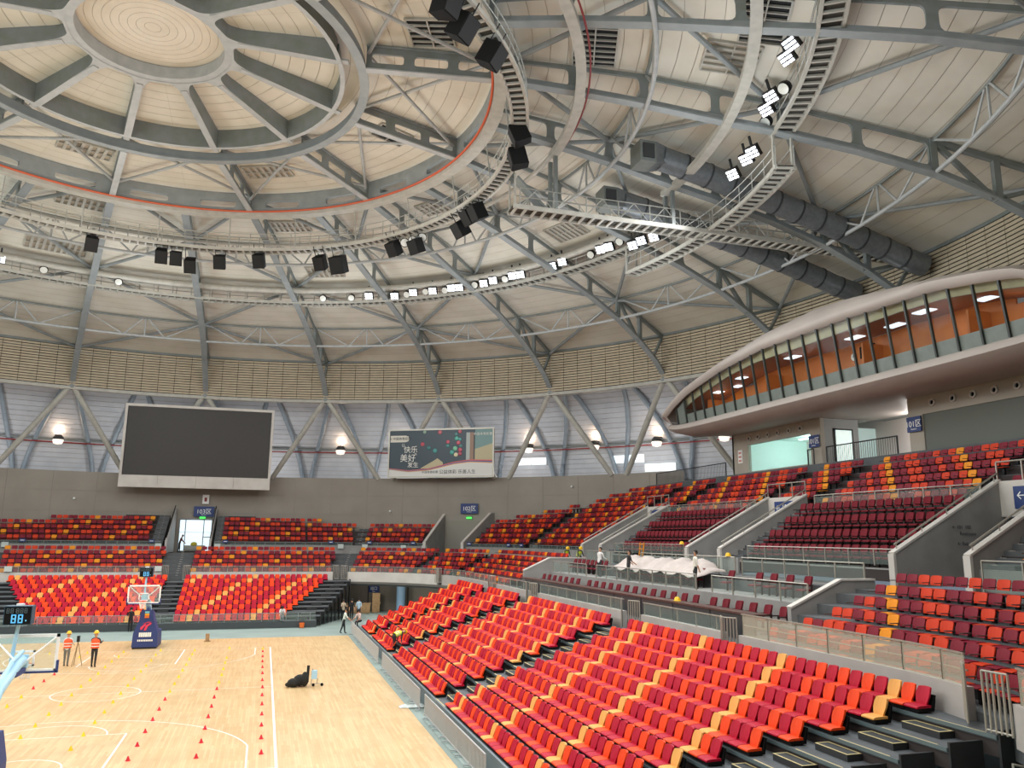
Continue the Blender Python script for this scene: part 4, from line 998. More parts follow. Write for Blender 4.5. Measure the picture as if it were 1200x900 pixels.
# stair walls (vomitories)
def vomitory(yc, hw, sign, label):
    t = thing('stair_walls', (30.6, yc, 5.25), label, 'stair walls')
    for s in (1, -1):
        y = yc+s*hw; m = MB(); m.prism([(30.6, 5.25), (36.2, 5.25), (36.2, 9.45), (30.6, 6.5)], 1, y-.12, y+.12); m.build('side_wall', CONC, t)
        m = MB(); m.beam((30.55, y, 6.52), (36.2, y, 9.5), .3, .08); m.build('cap', CONC_L, t)
        m = MB(); m.box((30.5, y-.15, 5.25), (30.62, y+.15, 6.5)); m.build('end_cap', CONC_L, t)
        m = MB(); m.tube([(30.7, y, 6.85), (36.2, y, 9.8)], .035, 6); m.build('handrail', CHROME, t)
        for i in range(5):
            x = 30.8+i*1.3; z = 6.5+(x-30.6)*.527; m = MB(); m.tube([(x, y, z), (x, y, z+.36)], .025, 5); m.build('rail_post', CHROME, t)
    m = MB(); m.box((36.1, yc-hw, 8.0), (36.3, yc+hw, 9.45)); m.build('head_wall', CONC_L, t)
    for y in (yc-hw, yc-hw/3, yc+hw/3, yc+hw):
        m = MB(); m.beam((36.2, y, 9.45), (36.2, y, 10.25), .05, .05, (1, 0, 0)); m.build('rail_post', CHROME, t)
    m = MB(); m.tube([(36.2, yc-hw, 10.25), (36.2, yc+hw, 10.25)], .035, 6); m.build('handrail', CHROME, t)
    s_ = thing('direction_sign', (36.05, yc-.1, 8.2), 'blue arrow sign on the head wall of the '+label.split(' of ')[-1] if False else label.replace('pair of sloping concrete stair walls', 'blue arrow sign above the stair'), 'sign')
    m = MB(); m.box((36.02, yc-1.15, 8.3), (36.09, yc+.95, 9.2)); m.build('board', NAVY, s_)
    add_text(sign, .5, (36.0, yc-.1, 8.82), (0, -1, 0), (0, 0, 1), WHITE, s_); add_text('Section', .16, (36.0, yc-.1, 8.46), (0, -1, 0), (0, 0, 1), WHITE, s_)
    m = MB(); m.box((36.3, yc-hw, 5.25), (40, yc-hw+.1, 8.0)); m.box((36.3, yc+hw-.1, 5.25), (40, yc+hw, 8.0)); m.box((39.9, yc-hw, 5.25), (40, yc+hw, 8.0)); m.build('passage', CONC, t)
    # aisle steps beside the stair wall
    for i in range(12):
        x = 31.2+i*.42; z = 6.2+i*.24; m = MB(); m.box((x, yc-hw-1.25, z-.5), (x+.42, yc-hw-.15, z)); m.build('aisle_step', CONC_D, t)
        m = MB(); m.box((x, yc-hw-.55, z), (x+.06, yc-hw-.35, z+.012)); m.build('step_marker', CONC_L, t)
    return t
vomitory(15.5, 1.78, '← 102区', 'pair of sloping concrete stair walls at the far end of the dark red rows')
vomitory(-.7, 1.78, '← 101区', 'pair of sloping concrete stair walls between the two blocks of dark red rows')
vomitory(-16.8, 1.78, '← 101区', 'pair of sloping concrete stair walls behind the near right seats')
t = thing('wall_notice', (35, -15.0, 7.6), 'small dark notice lettering on the near sloping stair wall', 'notice')
for i, (s_, dx, z) in enumerate((('← 101  102', 0, 7.55), ('Restroom', .3, 7.3), ('← Exit', 0, 6.9))): add_text(s_, .2, (33.9+dx, -15.2, z), (1, 0, 0), (0, 0, 1), mat('notice_ink', '#2a2c34', .6), t)

# corner entrance and far door
def corner_entrance():
    t = thing('corner_entrance', frame(uC(48), 8)[0]+Vector((0, 0, 5.25)), 'corner entrance between sloping walls in the far corner of the upper tier', 'entrance')
    for ph in (54.2, 41.6):
        m = MB(); n_ = Vector((cos(radians(ph)), sin(radians(ph)), 0)); c = Vector((11, 23, 0)); tn = Vector((-n_.y, n_.x, 0)); vs = []
        for s in (-.12, .12):
            for d, z in ((7.6, 5.25), (13.2, 5.25), (13.2, 9.5), (12.4, 9.4), (7.6, 6.5)): p = c+n_*(12+d)+tn*s; vs.append((p.x, p.y, z))
        m.add(vs, [(0, 1, 2, 3, 4), (9, 8, 7, 6, 5)]+[(i, (i+1) % 5, 5+(i+1) % 5, 5+i) for i in range(5)]); m.build('side_wall', CONC, t)
        m = MB(); p0 = c+n_*(12+7.6); p1 = c+n_*(12+12.4); m.beam((p0.x, p0.y, 6.53), (p1.x, p1.y, 9.43), .28, .08); m.build('cap', CONC_L, t)
        p0 = c+n_*(12+7.5); m = MB(); m.beam((p0.x, p0.y, 5.25), (p0.x, p0.y, 6.5), .3, .1, (n_.x, n_.y, 0)); m.build('end_cap', CONC_L, t)
    a0, a1 = [degrees(atan2(23+sin(radians(p))*24.5, 11+cos(radians(p))*24.5)) for p in (53.5, 42.3)]
    m = MB(); m.ring(49.3, 5.25, [(0, 0), (.15, 0), (.15, 3.4), (0, 3.4)], a1, a0, 1); m.build('recess', mat('recess_grey', '#8d897e', .7), t)
    m = MB(); am = (a0+a1)/2; m.beam(PZ(49.2, am-1.4, 5.25), PZ(49.2, am-1.4, 8.2), 1.5, .1, (1, 0, 0)); m.build('door_leaf', mat('door_pale', '#aebccb', .5), t)
    return (a0+a1)/2
ca = corner_entrance()
def blue_sign(p, r_, lines, w_, h_, label, hang=False, sizes=None):
    t = thing('section_sign', p, label, 'sign'); p = Vector(p); r_ = Vector(r_).normalized(); nn2 = r_.cross(Vector((0, 0, 1))); m = MB()
    m.add([p+r_*x+Vector((0, 0, z))+nn2*d for d in (0, .06) for x, z in ((-w_/2, -h_/2), (w_/2, -h_/2), (w_/2, h_/2), (-w_/2, h_/2))], [(0, 1, 2, 3), (4, 5, 6, 7), (0, 1, 5, 4), (1, 2, 6, 5), (2, 3, 7, 6), (3, 0, 4, 7)]); m.build('board', NAVY, t)
    for s_, dz, sz in lines: add_text(s_, sz, p+nn2*.08+Vector((0, 0, dz)), r_, (0, 0, 1), WHITE, t)
    return t
def rin(a): return Vector((sin(radians(a)), -cos(radians(a)), 0))
GREEN = mat('exit_green', '#3ac24a', .5, emit=('#4dff5e', 1.2))
def exit_sign(p, r_, label):
    t = thing('exit_sign', p, label, 'sign'); r_ = Vector(r_).normalized(); p = Vector(p); m = MB(); m.beam(p-r_*.28, p+r_*.28, .08, .2); m.build('lit_face', GREEN, t); m = MB(); m.beam(p-r_*.32+Vector((0, 0, .12)), p+r_*.32+Vector((0, 0, .12)), .1, .05); m.build('hood', DARKST, t)
blue_sign(PZ(49.3, ca-.2, 9.9), rin(ca), [('102区', -.02, .6), ('Section', -.33, .18)], 1.9, 1.05, 'blue section sign over the corner entrance')
exit_sign(PZ(49.25, ca-.2, 8.95), rin(ca), 'green exit sign over the corner entrance')
blue_sign((1.0, 49.2, 9.35), (1, 0, 0), [('103区', -.02, .6), ('Section', -.33, .18)], 2.0, 1.05, 'blue section sign above the bright far door')
exit_sign((.9, 49.2, 8.72), (1, 0, 0), 'green exit sign above the bright far door')
t = thing('wall_notice', (1.1, 49.3, 10.6), 'small white notice with a red figure above the far section sign', 'notice'); m = MB(); m.box((.75, 49.2, 10.15), (1.4, 49.28, 11.1)); m.build('board', WHITE, t); m = MB(); m.box((.95, 49.17, 10.4), (1.2, 49.2, 10.8)); m.build('red_mark', REDPIPE, t)
# far door: side walls, glazed doors to daylight
t = thing('door_1', (.3, 49.3, 5.25), kind='structure')
for x0, x1 in ((-1.25, -.72), (-.68, 1.05), (1.1, 1.85)):
    m = MB(); m.box((x0, 49.5, 5.35), (x1, 49.53, 8.5)); m.build('pane', mat('door_daylight', '#e8f4fb', .3, emit=('#dcf0fb', DAY)), t)
m = MB()
for x in (-1.3, -.7, 1.07, 1.9): m.box((x-.04, 49.42, 5.25), (x+.04, 49.55, 8.6))
for z in (5.27, 8.52): m.box((-1.3, 49.42, z-.05), (1.9, 49.55, z+.06))
m.box((1.07, 49.42, 6.7), (1.9, 49.55, 6.78)); m.build('door_frame', STEEL, t)
t = thing('door_side_walls', (.3, 44, 5.25), 'pale sloping walls flanking the bright far door', 'wall')
for x in (-1.75, 2.2):
    m = MB(); m.prism([(42.9, 5.25), (49.4, 5.25), (49.4, 9.6), (48.8, 9.6), (42.9, 6.35)], 0, x-.1, x+.1); m.build('side_wall', mat('door_wall', '#b9b6b2', .6), t)
    m = MB(); m.tube([(x, 43, 6.7), (x, 48.8, 9.9)], .05, 6); m.build('handrail', BLACKM, t)
for i in range(12):
    for x in (-2.6, 3.0):
        y = 43.2+i*.42; z = 6.2+i*.24; m = MB(); m.box((x-.5, y, z-.5), (x+.5, y+.42, z)); m.build('aisle_step', CONC_D, t)
        m = MB(); m.box((x-.07, y, z), (x+.07, y+.06, z+.012)); m.build('step_marker', CONC_L, t)
# aisle steps in the middle tier (far aisle and corner aisles)
def aisle(u, k0, k1, d0, zf, w_, label):
    t = thing('aisle_stairs', frame(u, d0)[0]+Vector((0, 0, zf(k0))), label, 'stairs')
    for k in range(k0, k1):
        p, n_ = frame(u, d0+.85*k); tn = Vector((-n_.y, n_.x, 0)); rise = zf(1)-zf(0); a = p-n_*.1; b = p+n_*.32
        m = MB(); m.beam(Vector((a.x, a.y, zf(k)-rise/2-.09)), Vector((b.x, b.y, zf(k)-rise/2-.09)), w_, .22); m.build('half_step', CONC_D, t)
        for off in (.02, .44):
            q = p+n_*off-n_*.1; m = MB(); m.beam(Vector((q.x, q.y, zf(k)+.012-(rise/2 if off < .1 else 0)))-tn*.1, Vector((q.x, q.y, zf(k)+.012-(rise/2 if off < .1 else 0)))+tn*.1, .05, .02); m.build('step_marker', CONC_L, t)
aisle(.1, 1, 7, 0.0, MIDZ, 1.9, 'stairs below the bright far door'); aisle(uC(75.5), 1, 7, 0, MIDZ, 1.3, 'stairs at the far right end aisle, lower tier'); aisle(uC(74.6), 1, 5, 8.1, UPZ, 1.0, 'stairs at the far right end aisle, upper tier')
aisle(uC(17.6), 1, 11, 8.1, UPZ, 1.0, 'stairs in the right corner aisle, upper tier'); aisle(uC(20), 1, 7, 0, MIDZ, 1.0, 'stairs in the right corner aisle, lower tier')

# ================================================================ RIGHT WALL ROOMS AND GLAZED POD
X = 41.9
wr = thing('wall_right', (X, 0, 11.85), kind='structure')
WARM = mat('room_wall', '#a89f92', .7, 0, .6, '#a0978a')
def wbox(name, y0, y1, z0, z1, m_, x0=X, x1=X+.3): m = MB(); m.box((x0, min(y0, y1), z0), (x1, max(y0, y1), z1)); return m.build(name, m_, wr)
wbox('wall_pier', 13.8, 11.7, 11.85, 15.0, WARM); wbox('wall_pier', 4.3, 3.2, 11.85, 15.0, WARM); wbox('wall_head', 11.7, 4.3, 14.05, 15.0, WARM); wbox('wall_pier', -4.45, -5.5, 11.85, 15.0, WARM); wbox('wall_head', -5.5, -40, 13.95, 15.0, WARM); wbox('wall_foot', 11.7, 4.3, 11.85, 12.02, WARM)
wbox('grey_panel', -5.5, -40, 11.85, 13.95, mat('olive_panel', '#5d6058', .6), X+.06, X+.3)
wbox('end_wall', 13.8, 13.6, 11.85, 15.0, WARM, X, 52)
# lit room behind the window
ROOM = mat('room_white', '#d9f0ec', .6, emit=('#c6efe9', .12)); TUBE = mat('room_tube_light', '#ffffff', .4, emit=('#e8fffb', 2.5))  # faint emission puts the room's light into its walls
t = thing('window_4', (X, 8, 12), kind='structure')
m = MB(); m.box((X+.1, 4.3, 12.02), (X+.13, 11.7, 14.05)); m.build('pane', glass_mat('room_glass', '#d8f0ec', .12), t)
for x0, x1, y0, y1, z0, z1, nm in ((48, 48.1, 4.3, 11.7, 11.85, 14.6, 'back_wall'), (X+.3, 48, 4.2, 4.3, 11.85, 14.6, 'side_wall'), (X+.3, 48, 11.7, 11.8, 11.85, 14.6, 'side_wall'), (X+.3, 48, 4.3, 11.7, 14.5, 14.6, 'room_ceiling')):
    m = MB(); m.box((x0, y0, z0), (x1, y1, z1)); m.build(nm, ROOM, t)
for x, y in ((43.6, 7), (43.6, 9.6), (45.5, 7), (45.5, 9.6)): m = MB(); m.box((x, y-.8, 14.42), (x+.3, y+.8, 14.5)); m.build('tube_light', TUBE, t)
for k in range(1, 5): m = MB(); m.box((47.95, 4.3+k*1.5, 11.9), (48, 4.33+k*1.5, 14.5)); m.build('panel_joint', CONC, t)
lamp('room_lamp', 'POINT', (45, 8, 14.0), 260, (.85, 1, .97), None, .5)
# entrance lobby
t = thing('lobby', (X, -.6, 11.85), 'pale lobby opening with door, downlights and screen behind the top row', 'lobby'); LOB = mat('lobby_wall', '#d9cfc9', .6); LOBG = mat('lobby_grey', '#8d8f8c', .6)
for x0, x1, y0, y1, z0, z1, nm, mm in ((47.2, 47.3, -6, 14, 11.85, 15.2, 'back_wall', LOB), (X+.3, 44.9, 3.2, 3.3, 11.85, 15.0, 'side_wall', LOBG), (X, 50, -4.6, 3.3, 15.0, 15.1, 'ceiling_slab', LOBG), (X+.3, 50, -4.55, -4.45, 11.85, 15, 'side_wall', LOB)):
    m = MB(); m.box((x0, y0, z0), (x1, y1, z1)); m.build(nm, mm, t)
m = MB(); m.box((43.0, 3.14, 11.85), (44.3, 3.2, 14.2)); m.build('doorway', mat('lobby_door_light', '#e3f3ee', .5, emit=('#dff5ee', .6)), t)
m = MB(); m.box((42.9, 3.1, 11.85), (43.0, 3.2, 14.3)); m.box((44.3, 3.1, 11.85), (44.4, 3.2, 14.3)); m.box((42.9, 3.1, 14.2), (44.4, 3.2, 14.3)); m.build('door_frame', DARKST, t)
for x, y in ((43.3, 1.5), (43.3, -1.0), (45.2, .5), (45.2, -2.5)): m = MB(); m.lathe([(0, -.02), (.14, -.02), (.14, 0)], (x, y, 15.0), 12); m.build('downlight', TUBE, t)
lamp('lobby_lamp', 'POINT', (46, -.8, 14.4), 350, (1, .96, .93), None, .4)
m = MB(); m.sphere((46.3, -.6, 14.55), .65, sc=(.5, 1, .35)); m.build('ceiling_dome', SKYBLUE, t); m = MB(); m.box((45.9, -2.2, 14.25), (46.4, -1.5, 14.5)); m.build('projector', DARKST, t)
blue_sign((X-.08, 3.78, 13.45), (0, -1, 0), [('101区', .0, .46), ('Section', -.27, .14)], 1.02, .8, 'blue section sign beside the long bright window')
blue_sign((X-.08, -4.95, 13.45), (0, -1, 0), [('101区', .0, .46), ('Section', -.27, .14)], 1.02, .85, 'blue section sign beside the grey panel wall')
t = thing('wall_notice', (X-.06, 12.7, 12.9), 'narrow white notice on the pier left of the bright window', 'notice'); m = MB(); m.box((X-.06, 12.4, 12.75), (X, 12.95, 13.75)); m.build('board', WHITE, t)
for k in range(3): m = MB(); m.box((X-.08, 12.5, 12.85+k*.3), (X-.06, 12.85, 13.0+k*.3)); m.build('red_mark', mat('notice_red', '#c98a80', .6), t)
for y in (11.4, 10.2, 9.0, 7.8, 6.5, 5.2, -6.3, -7.7, -9.0, -10.3, -11.6):
    t = thing('air_nozzle', (X, y, 14.5), 'round black air nozzle in a row on the right wall under the pod', 'air vent', 'air nozzles under the pod')
    m = MB(); m.lathe([(.17, 0), (.2, -.02), (.2, -.1), (.13, -.12), (.11, .05)], n=14); o = m.build('collar', CONC_L, t, local=True); o.rotation_euler = (0, pi/2, 0)
    m = MB(); m.lathe([(0, -.04), (.13, -.04)], n=14); o = m.build('throat', BLACK, t, local=True); o.rotation_euler = (0, pi/2, 0)
# gallery railings
for y0, y1, lb in ((2.2, -3.9, 'dark bar railing in front of the lobby opening'), (4.1, 3.5, 'short dark bar railing right of the bright window'), (26, 14.2, 'dark bar railing along the gallery beside the room block')):
    t = thing('bar_railing', (41.5, (y0+y1)/2, 11.85), lb, 'railing'); n_ = max(2, int((y0-y1)/.18))
    m = MB(); m.tube([(41.5, y0, 12.9), (41.5, y1, 12.9)], .04, 6); m.build('handrail', DARKST, t)
    m = MB()
    for i in range(n_+1): m.tube([(41.5, y0+(y1-y0)*i/n_, 11.9), (41.5, y0+(y1-y0)*i/n_, 12.9)], .015, 4)
    tag(m.build('bars', DARKST, t), kind='stuff')
    for y in (y0, y1): m = MB(); m.beam((41.5, y, 11.85), (41.5, y, 12.92), .07, .07, (1, 0, 0)); m.build('end_post', DARKST, t)

# ---- glazed pod
PODX = 38.0; PC = -1.0; PL = 17.2      # facade x, centre y, half length
POD = mat('pod_shell', '#b5aaa2', .55, 0, .4, '#aca199'); PODT = mat('pod_teal_panel', '#6f7770', .4, 0, 2, '#666d66'); MULL = mat('pod_mullion', '#2f3330', .5)
pod = thing('glazed_pod', (PODX, 0, 15), 'long pale lens-shaped pod with a raked window band over the top seats', 'control room')
def ztop(y):
    return lerp(y, [-18.2, -15.8, -11.2, -5.2, 2.9, 8, 13, 15, 16.2], [17.5, 18.34, 18.93, 19.15, 19.2, 18.75, 17.9, 17.3, 16.7])
def zsh(y):
    return lerp(y, [-18.5, -15.9, -11.3, -5.3, -2.4, 2.8, 8, 11, 14.3, 15.5, 16.3], [18.2, 19.12, 19.85, 20.53, 20.7, 20.45, 19.75, 19.25, 18.66, 18.3, 17.95])
def pinch(y): t = min(1, abs((y-PC)/PL)); return max(0, (t-.8)/.2)
ys = [PC+PL-2*PL*i/60 for i in range(61)]
# shell sections: a closed outline in x,z at each y
def section(y):
    e = min(1.0, abs((y-PC)/(PL+.55))); f_ = sqrt(max(0., 1-e**8)); zt, zs = ztop(y), zsh(y); zb = 15.78; zm = 16.4
    top = [(37.55, zt), (37.25, zt+.15), (37.2, zt+.45), (37.6, zs-.25), (38.4, zs), (41, zs+.35), (46, zs+.3)]
    bot = [(46, 14.95), (41.9, 14.95), (39.6, 14.75), (38.3, 14.95), (37.75, 15.35), (37.8, 15.65), (38.05, 15.8)]
    k = .35+.65*f_
    return [(x if x > 41.5 else x, zm+(z-zm)*(k if z > zm else (.55+.45*f_))) for x, z in top], [(x, zm+(z-zm)*(.5+.5*f_)) for x, z in bot]
for part, idx, nm in ((0, 0, 'upper_shell'), (1, 1, 'lower_shell')):
    m = MB(); S_ = [[(x, y, z) for x, z in section(y)[idx]] for y in ys]; n_ = len(S_[0])
    m.add([v for s in S_ for v in s], [(i*n_+k, i*n_+k+1, (i+1)*n_+k+1, (i+1)*n_+k) for i in range(60) for k in range(n_-1)]); smooth_auto(m.build(nm, POD, pod), 60)
# rounded nose cap at both ends
for sgn in (1, -1):
    y0 = ys[0] if sgn > 0 else ys[-1]; t_, b_ = section(y0); out = t_+b_; m = MB(); n_ = len(out); layers = []
    for q in range(6):
        a = pi/2*q/5; sc = cos(a); layers.append([(46+(x-46)*(.9+.1*sc), y0+sgn*.95*sin(a), 16.3+(z-16.3)*max(sc, .02)) for x, z in out])
    m.add([v for l in layers for v in l], [(i*n_+k, i*n_+(k+1) % n_, (i+1)*n_+(k+1) % n_, (i+1)*n_+k) for i in range(5) for k in range(n_)]); smooth_auto(m.build('nose_cap', POD, pod), 60)
# window band: sill panels, panes, mullions at constant pitch
wy = [PC+PL-1.1-i*1.36 for i in range(25)]
zs0 = 15.8
for i in range(len(wy)-1):
    y0, y1 = wy[i], wy[i+1]; m = MB()
    def fx(z, y): return 38.05-(z-15.8)*.14
    zsl = 16.5
    tz0, tz1 = section(y0)[0][0][1], section(y1)[0][0][1]; b0 = section(y0)[1][-1][1]
    m.add([(fx(b0, y0), y0-.03, b0), (fx(b0, y1), y1+.03, b0), (fx(zsl, y1), y1+.03, zsl), (fx(zsl, y0), y0-.03, zsl)], [(0, 1, 2, 3)]); m.build('sill_panel', PODT, pod)
    end = i == 0
    m = MB(); m.add([(fx(zsl, y0), y0, zsl), (fx(zsl, y1), y1, zsl), (fx(tz1, y1), y1, tz1), (fx(tz0, y0), y0, tz0)], [(0, 1, 2, 3)]); m.build('pane' if not end else 'blank_panel', GLASS_P if not end else PODT, pod)
    m = MB(); m.beam((fx(b0, y0)-.05, y0, b0), (fx(tz0, y0)-.05, y0, tz0+.05), .1, .14, (1, 0, 0)); m.build('mullion', MULL, pod)
# interior: warm wood wall, slab, ceiling with light panels
WOODW = mat('pod_wood_wall', '#b5651f', .5, 0, 1.2, '#a35517', emit=('#c2641a', .10)); PCEIL = mat('pod_ceiling', '#8a4a26', .7, emit=('#8a4a26', .05))  # wall and ceiling glow faintly, amber room light put into their materials
m = MB(); m.box((38.2, PC-PL, 15.9), (46, PC+PL, 16.0)); m.build('floor_slab', CONC_D, pod)
m = MB(); m.box((40.7, PC-PL+1, 16.0), (40.8, PC+PL-1.5, 18.1)); m.box((40.7, -13, 18.1), (40.8, 8.5, 18.7)); m.build('back_wall', WOODW, pod)
m = MB(); m.add([v for y in ys[3:-3] for v in ((38.3, y, min(18.75, section(y)[0][0][1]-.28)), (40.8, y, min(18.75, section(y)[0][0][1]-.28)))], [(2*i, 2*i+1, 2*i+3, 2*i+2) for i in range(len(ys)-7)]); m.build('inner_ceiling', PCEIL, pod)
m = MB(); m.add([v for y in ys[2:-2] for v in ((38.28-.08, y, min(18.75, section(y)[0][0][1]-.28)), (37.95, y, section(y)[0][0][1]+.1))], [(2*i, 2*i+1, 2*i+3, 2*i+2) for i in range(len(ys)-5)]); m.build('window_fascia', mat('pod_fascia_cream', '#cfc6a4', .6), pod)
for y in (PC+PL-3.4, 5.2, -4.2, -11.5): m = MB(); m.box((39.3, y-.06, 16.0), (40.8, y+.06, 18.1)); m.build('partition', WOODW, pod)
for x, y in ((38.9, 11.2), (39.7, 9.8), (39.0, 8.2), (39.2, 2.4), (39.4, -3.2), (39.6, -6.2), (38.9, -9.0), (39.2, -12.6)): m = MB(); zc_ = min(18.75, section(y)[0][0][1]-.28); m.box((x, y-.55, zc_-.06), (x+.6, y+.55, zc_-.01)); m.build('ceiling_light', mat('pod_light_panel', '#ffffff', .4, emit=('#dcefff', 1.5)), pod)
for y in (11, 7, 1, -4, -10, -14): lamp('pod_room_lamp', 'POINT', (39.4, y, 17.3), 26, (1, .8, .55), None, .3)
t = thing('wall_clock', (40.65, -1.9, 17.9), 'round white clock on the wood wall inside the pod', 'clock'); m = MB(); m.lathe([(0, .03), (.22, .03), (.24, 0)], n=20); o = m.build('dial', WHITE, t, local=True); o.rotation_euler = (0, -pi/2, 0); m = MB(); m.beam((40.6, -1.9, 17.9), (40.6, -1.9, 18.05), .02, .02); m.beam((40.6, -1.9, 17.9), (40.6, -1.8, 17.9), .02, .02); m.build('hands', BLACK, t)
t = thing('wall_monitor', (40.5, -3.2, 18.0), 'black monitor beside the clock inside the pod', 'monitor'); m = MB(); m.box((40.4, -3.9, 17.6), (40.5, -2.7, 18.3)); m.build('panel', BLACK, t); m = MB(); m.box((40.5, -3.4, 17.9), (40.7, -3.2, 18.05)); m.build('arm', BLACKM, t)
# ================================================================ COURT FLOOR
CX0 = .5; CY0 = .08
flo = thing('floor', (0, 0, 0), kind='structure')
APRON = mat('teal_apron', '#93a39d', .6, 0, .4, '#869690')
m = MB(); N = 72; m.add([PZ(52, 5*i, -.03) for i in range(N)], [tuple(range(N))]); m.build('apron', APRON, flo)
def wood():
    m = bpy.data.materials.new('court_wood'); m.use_nodes = True; nt = m.node_tree; b = nt.nodes['Principled BSDF']; b.inputs['Roughness'].default_value = .32
    tc = nt.nodes.new('ShaderNodeTexCoord'); mp = nt.nodes.new('ShaderNodeMapping'); mp.inputs['Rotation'].default_value = (0, 0, pi/2)
    br = nt.nodes.new('ShaderNodeTexBrick'); br.inputs['Scale'].default_value = 1; br.inputs['Brick Width'].default_value = 1.6; br.inputs['Row Height'].default_value = .09; br.inputs['Mortar Size'].default_value = .002
    br.inputs['Color1'].default_value = lin('#e3c596'); br.inputs['Color2'].default_value = lin('#d4b17e'); br.inputs['Mortar'].default_value = lin('#b8935f'); br.offset = .37
    no = nt.nodes.new('ShaderNodeTexNoise'); no.inputs['Scale'].default_value = .8; no.inputs['Detail'].default_value = 6
    mx = nt.nodes.new('ShaderNodeMix'); mx.data_type = 'RGBA'; mx.blend_type = 'MULTIPLY'; mx.inputs[0].default_value = .35
    cr = nt.nodes.new('ShaderNodeValToRGB'); cr.color_ramp.elements[0].color = (.72, .7, .66, 1); cr.color_ramp.elements[1].color = (1, 1, 1, 1); cr.color_ramp.elements[0].position = .35; cr.color_ramp.elements[1].position = .6
    nt.links.new(tc.outputs['Object'], mp.inputs[0]); nt.links.new(mp.outputs[0], br.inputs['Vector']); nt.links.new(tc.outputs['Object'], no.inputs['Vector']); nt.links.new(no.outputs['Fac'], cr.inputs[0])
    nt.links.new(br.outputs['Color'], mx.inputs[6]); nt.links.new(cr.outputs[0], mx.inputs[7]); nt.links.new(mx.outputs[2], b.inputs['Base Color']); return m
m = MB(); m.box((-13, -20.5, -.03), (13.36, 19.3, 0)); m.build('court_boards', wood(), flo)
def line(pts, w_=.05):
    m = MB(); n_ = len(pts); vs = []
    for i, p in enumerate(pts):
        a = Vector(pts[max(i-1, 0)]); b = Vector(pts[min(i+1, n_-1)]); t = (b-a).normalized(); s = Vector((-t.y, t.x)); p = Vector(p); vs += [p+s*w_/2, p-s*w_/2]
    m.add([(CX0+v.x, CY0+v.y, .004) for v in vs], [(2*i, 2*i+1, 2*i+3, 2*i+2) for i in range(n_-1)]); m.build('court_line', WHITEL, flo)
def arc(cx, cy, r, a0, a1, n=40): return [(cx+r*cos(radians(a0+(a1-a0)*i/n)), cy+r*sin(radians(a0+(a1-a0)*i/n))) for i in range(n+1)]
line([(7.5, -14.02), (7.5, 14.02)], .08); line([(-7.5, -14), (-7.5, 14)], .08); line([(-7.5, 14), (7.5, 14)]); line([(-7.5, -14), (7.5, -14)]); line([(-7.5, 0), (7.5, 0)]); line(arc(0, 0, 1.8, 0, 360))
for s in (1, -1):
    line([(2.45, 14*s), (2.45, 8.2*s)], .06); line([(-2.45, 14*s), (-2.45, 8.2*s)], .06); line([(-2.45, 8.2*s), (2.45, 8.2*s)])
    line(arc(0, 8.2*s, 1.8, 0, -180*s)); hy = 12.425*s; al = degrees(math.asin(sqrt(6.75**2-6.6**2)/6.75))
    line([(6.6, 14*s), (6.6, hy-s*sqrt(6.75**2-6.6**2))]); line([(-6.6, 14*s), (-6.6, hy-s*sqrt(6.75**2-6.6**2))])
    a = degrees(math.asin(1.415/6.75)); line(arc(0, hy, 6.75, -s*a, -s*(180-a), 60)); line(arc(0, hy, 1.25, 0, -180*s, 24))

# ================================================================ TELESCOPIC STANDS
def NX(i): return 14.35+.8275*i
def TZ(i): return .47+.291*i
st = thing('telescopic_stand', (14.3, -3, 0), 'ten-row retractable stand along the right side of the court', 'stand')
AIS = [(13.9, 15.4), (4.85, 6.8), (-8.85, -6.9)]
def yend(i): return -25.25+.47*(9-i)
def yfar(i): return 19.9+.36*i
for i in range(10):
    x, z = NX(i), TZ(i); y0, y1 = yend(i)-2.1, yfar(i)+.4
    m = MB(); m.box((x, y0, z-.1), (x+.86, y1, z)); m.build('deck', DECK, st)
    m = MB(); m.box((x+.03, y0, z-.42), (x+.06, y1, z-.1)); m.build('riser', RISER, st)
    m = MB(); m.box((x-.03, y0, z-.07), (x, y1, z+.01)); m.build('nose_trim', mat('deck_edge', '#6f8083', .4, .4), st)
    m = MB(); m.box((x, y0-.06, 0), (x+.86, y0, z+.12)); m.build('end_panel', DARKST, st)
    m = MB(); m.box((x, y1, 0), (x+.86, y1+.05, z)); m.build('end_panel', DARKST, st)
    for a0, a1 in AIS+[(y0+.15, yend(i)-.1)]:
        m = MB(); m.box((x+.0, a0+.15, z), (x+.05, a1-.1, z+.006)); m.build('nosing_strip', NOSE, st)
        if i < 9:
            c = (a0+a1)/2+.12; m = MB(); m.box((x+.44, c-.55, z), (x+.83, c+.55, z+.145)); s_ = m.build('step_block', DARKST, st)
            m = MB(); m.box((x+.44, c-.55, z+.145), (x+.48, c+.55, z+.152)); m.box((x+.79, c-.55, z+.145), (x+.83, c+.55, z+.152)); m.box((x+.48, c+.51, z+.145), (x+.79, c+.55, z+.152)); m.box((x+.48, c-.55, z+.145), (x+.79, c-.51, z+.152)); m.build('step_edging', NOSE, s_)
m = MB(); m.box((14.12, -23, 0), (14.2, 20.2, .62)); m.build('front_fascia', mat('fascia_blue_grey', '#69787e', .45), st)
CT = dict(C='cream', R='crimson', O='orange'); ORD = ['front', 'second', 'third', 'fourth', 'fifth', 'sixth', 'seventh', 'eighth', 'ninth', 'top']
def tele_row(y0, y1, i, blk, rz, place, group, shift):
    n_ = int((y1-y0)/.455+.3); p = (y1-y0)/n_
    for j in range(n_):
        col = CYC_T[(j+shift) % 10]; add_seat('T', place(y1-(j+.5)*p), rz, col, '%s shell seat in the %s row, %s' % (CT[col], ORD[i], blk), group, 'shell_seat')
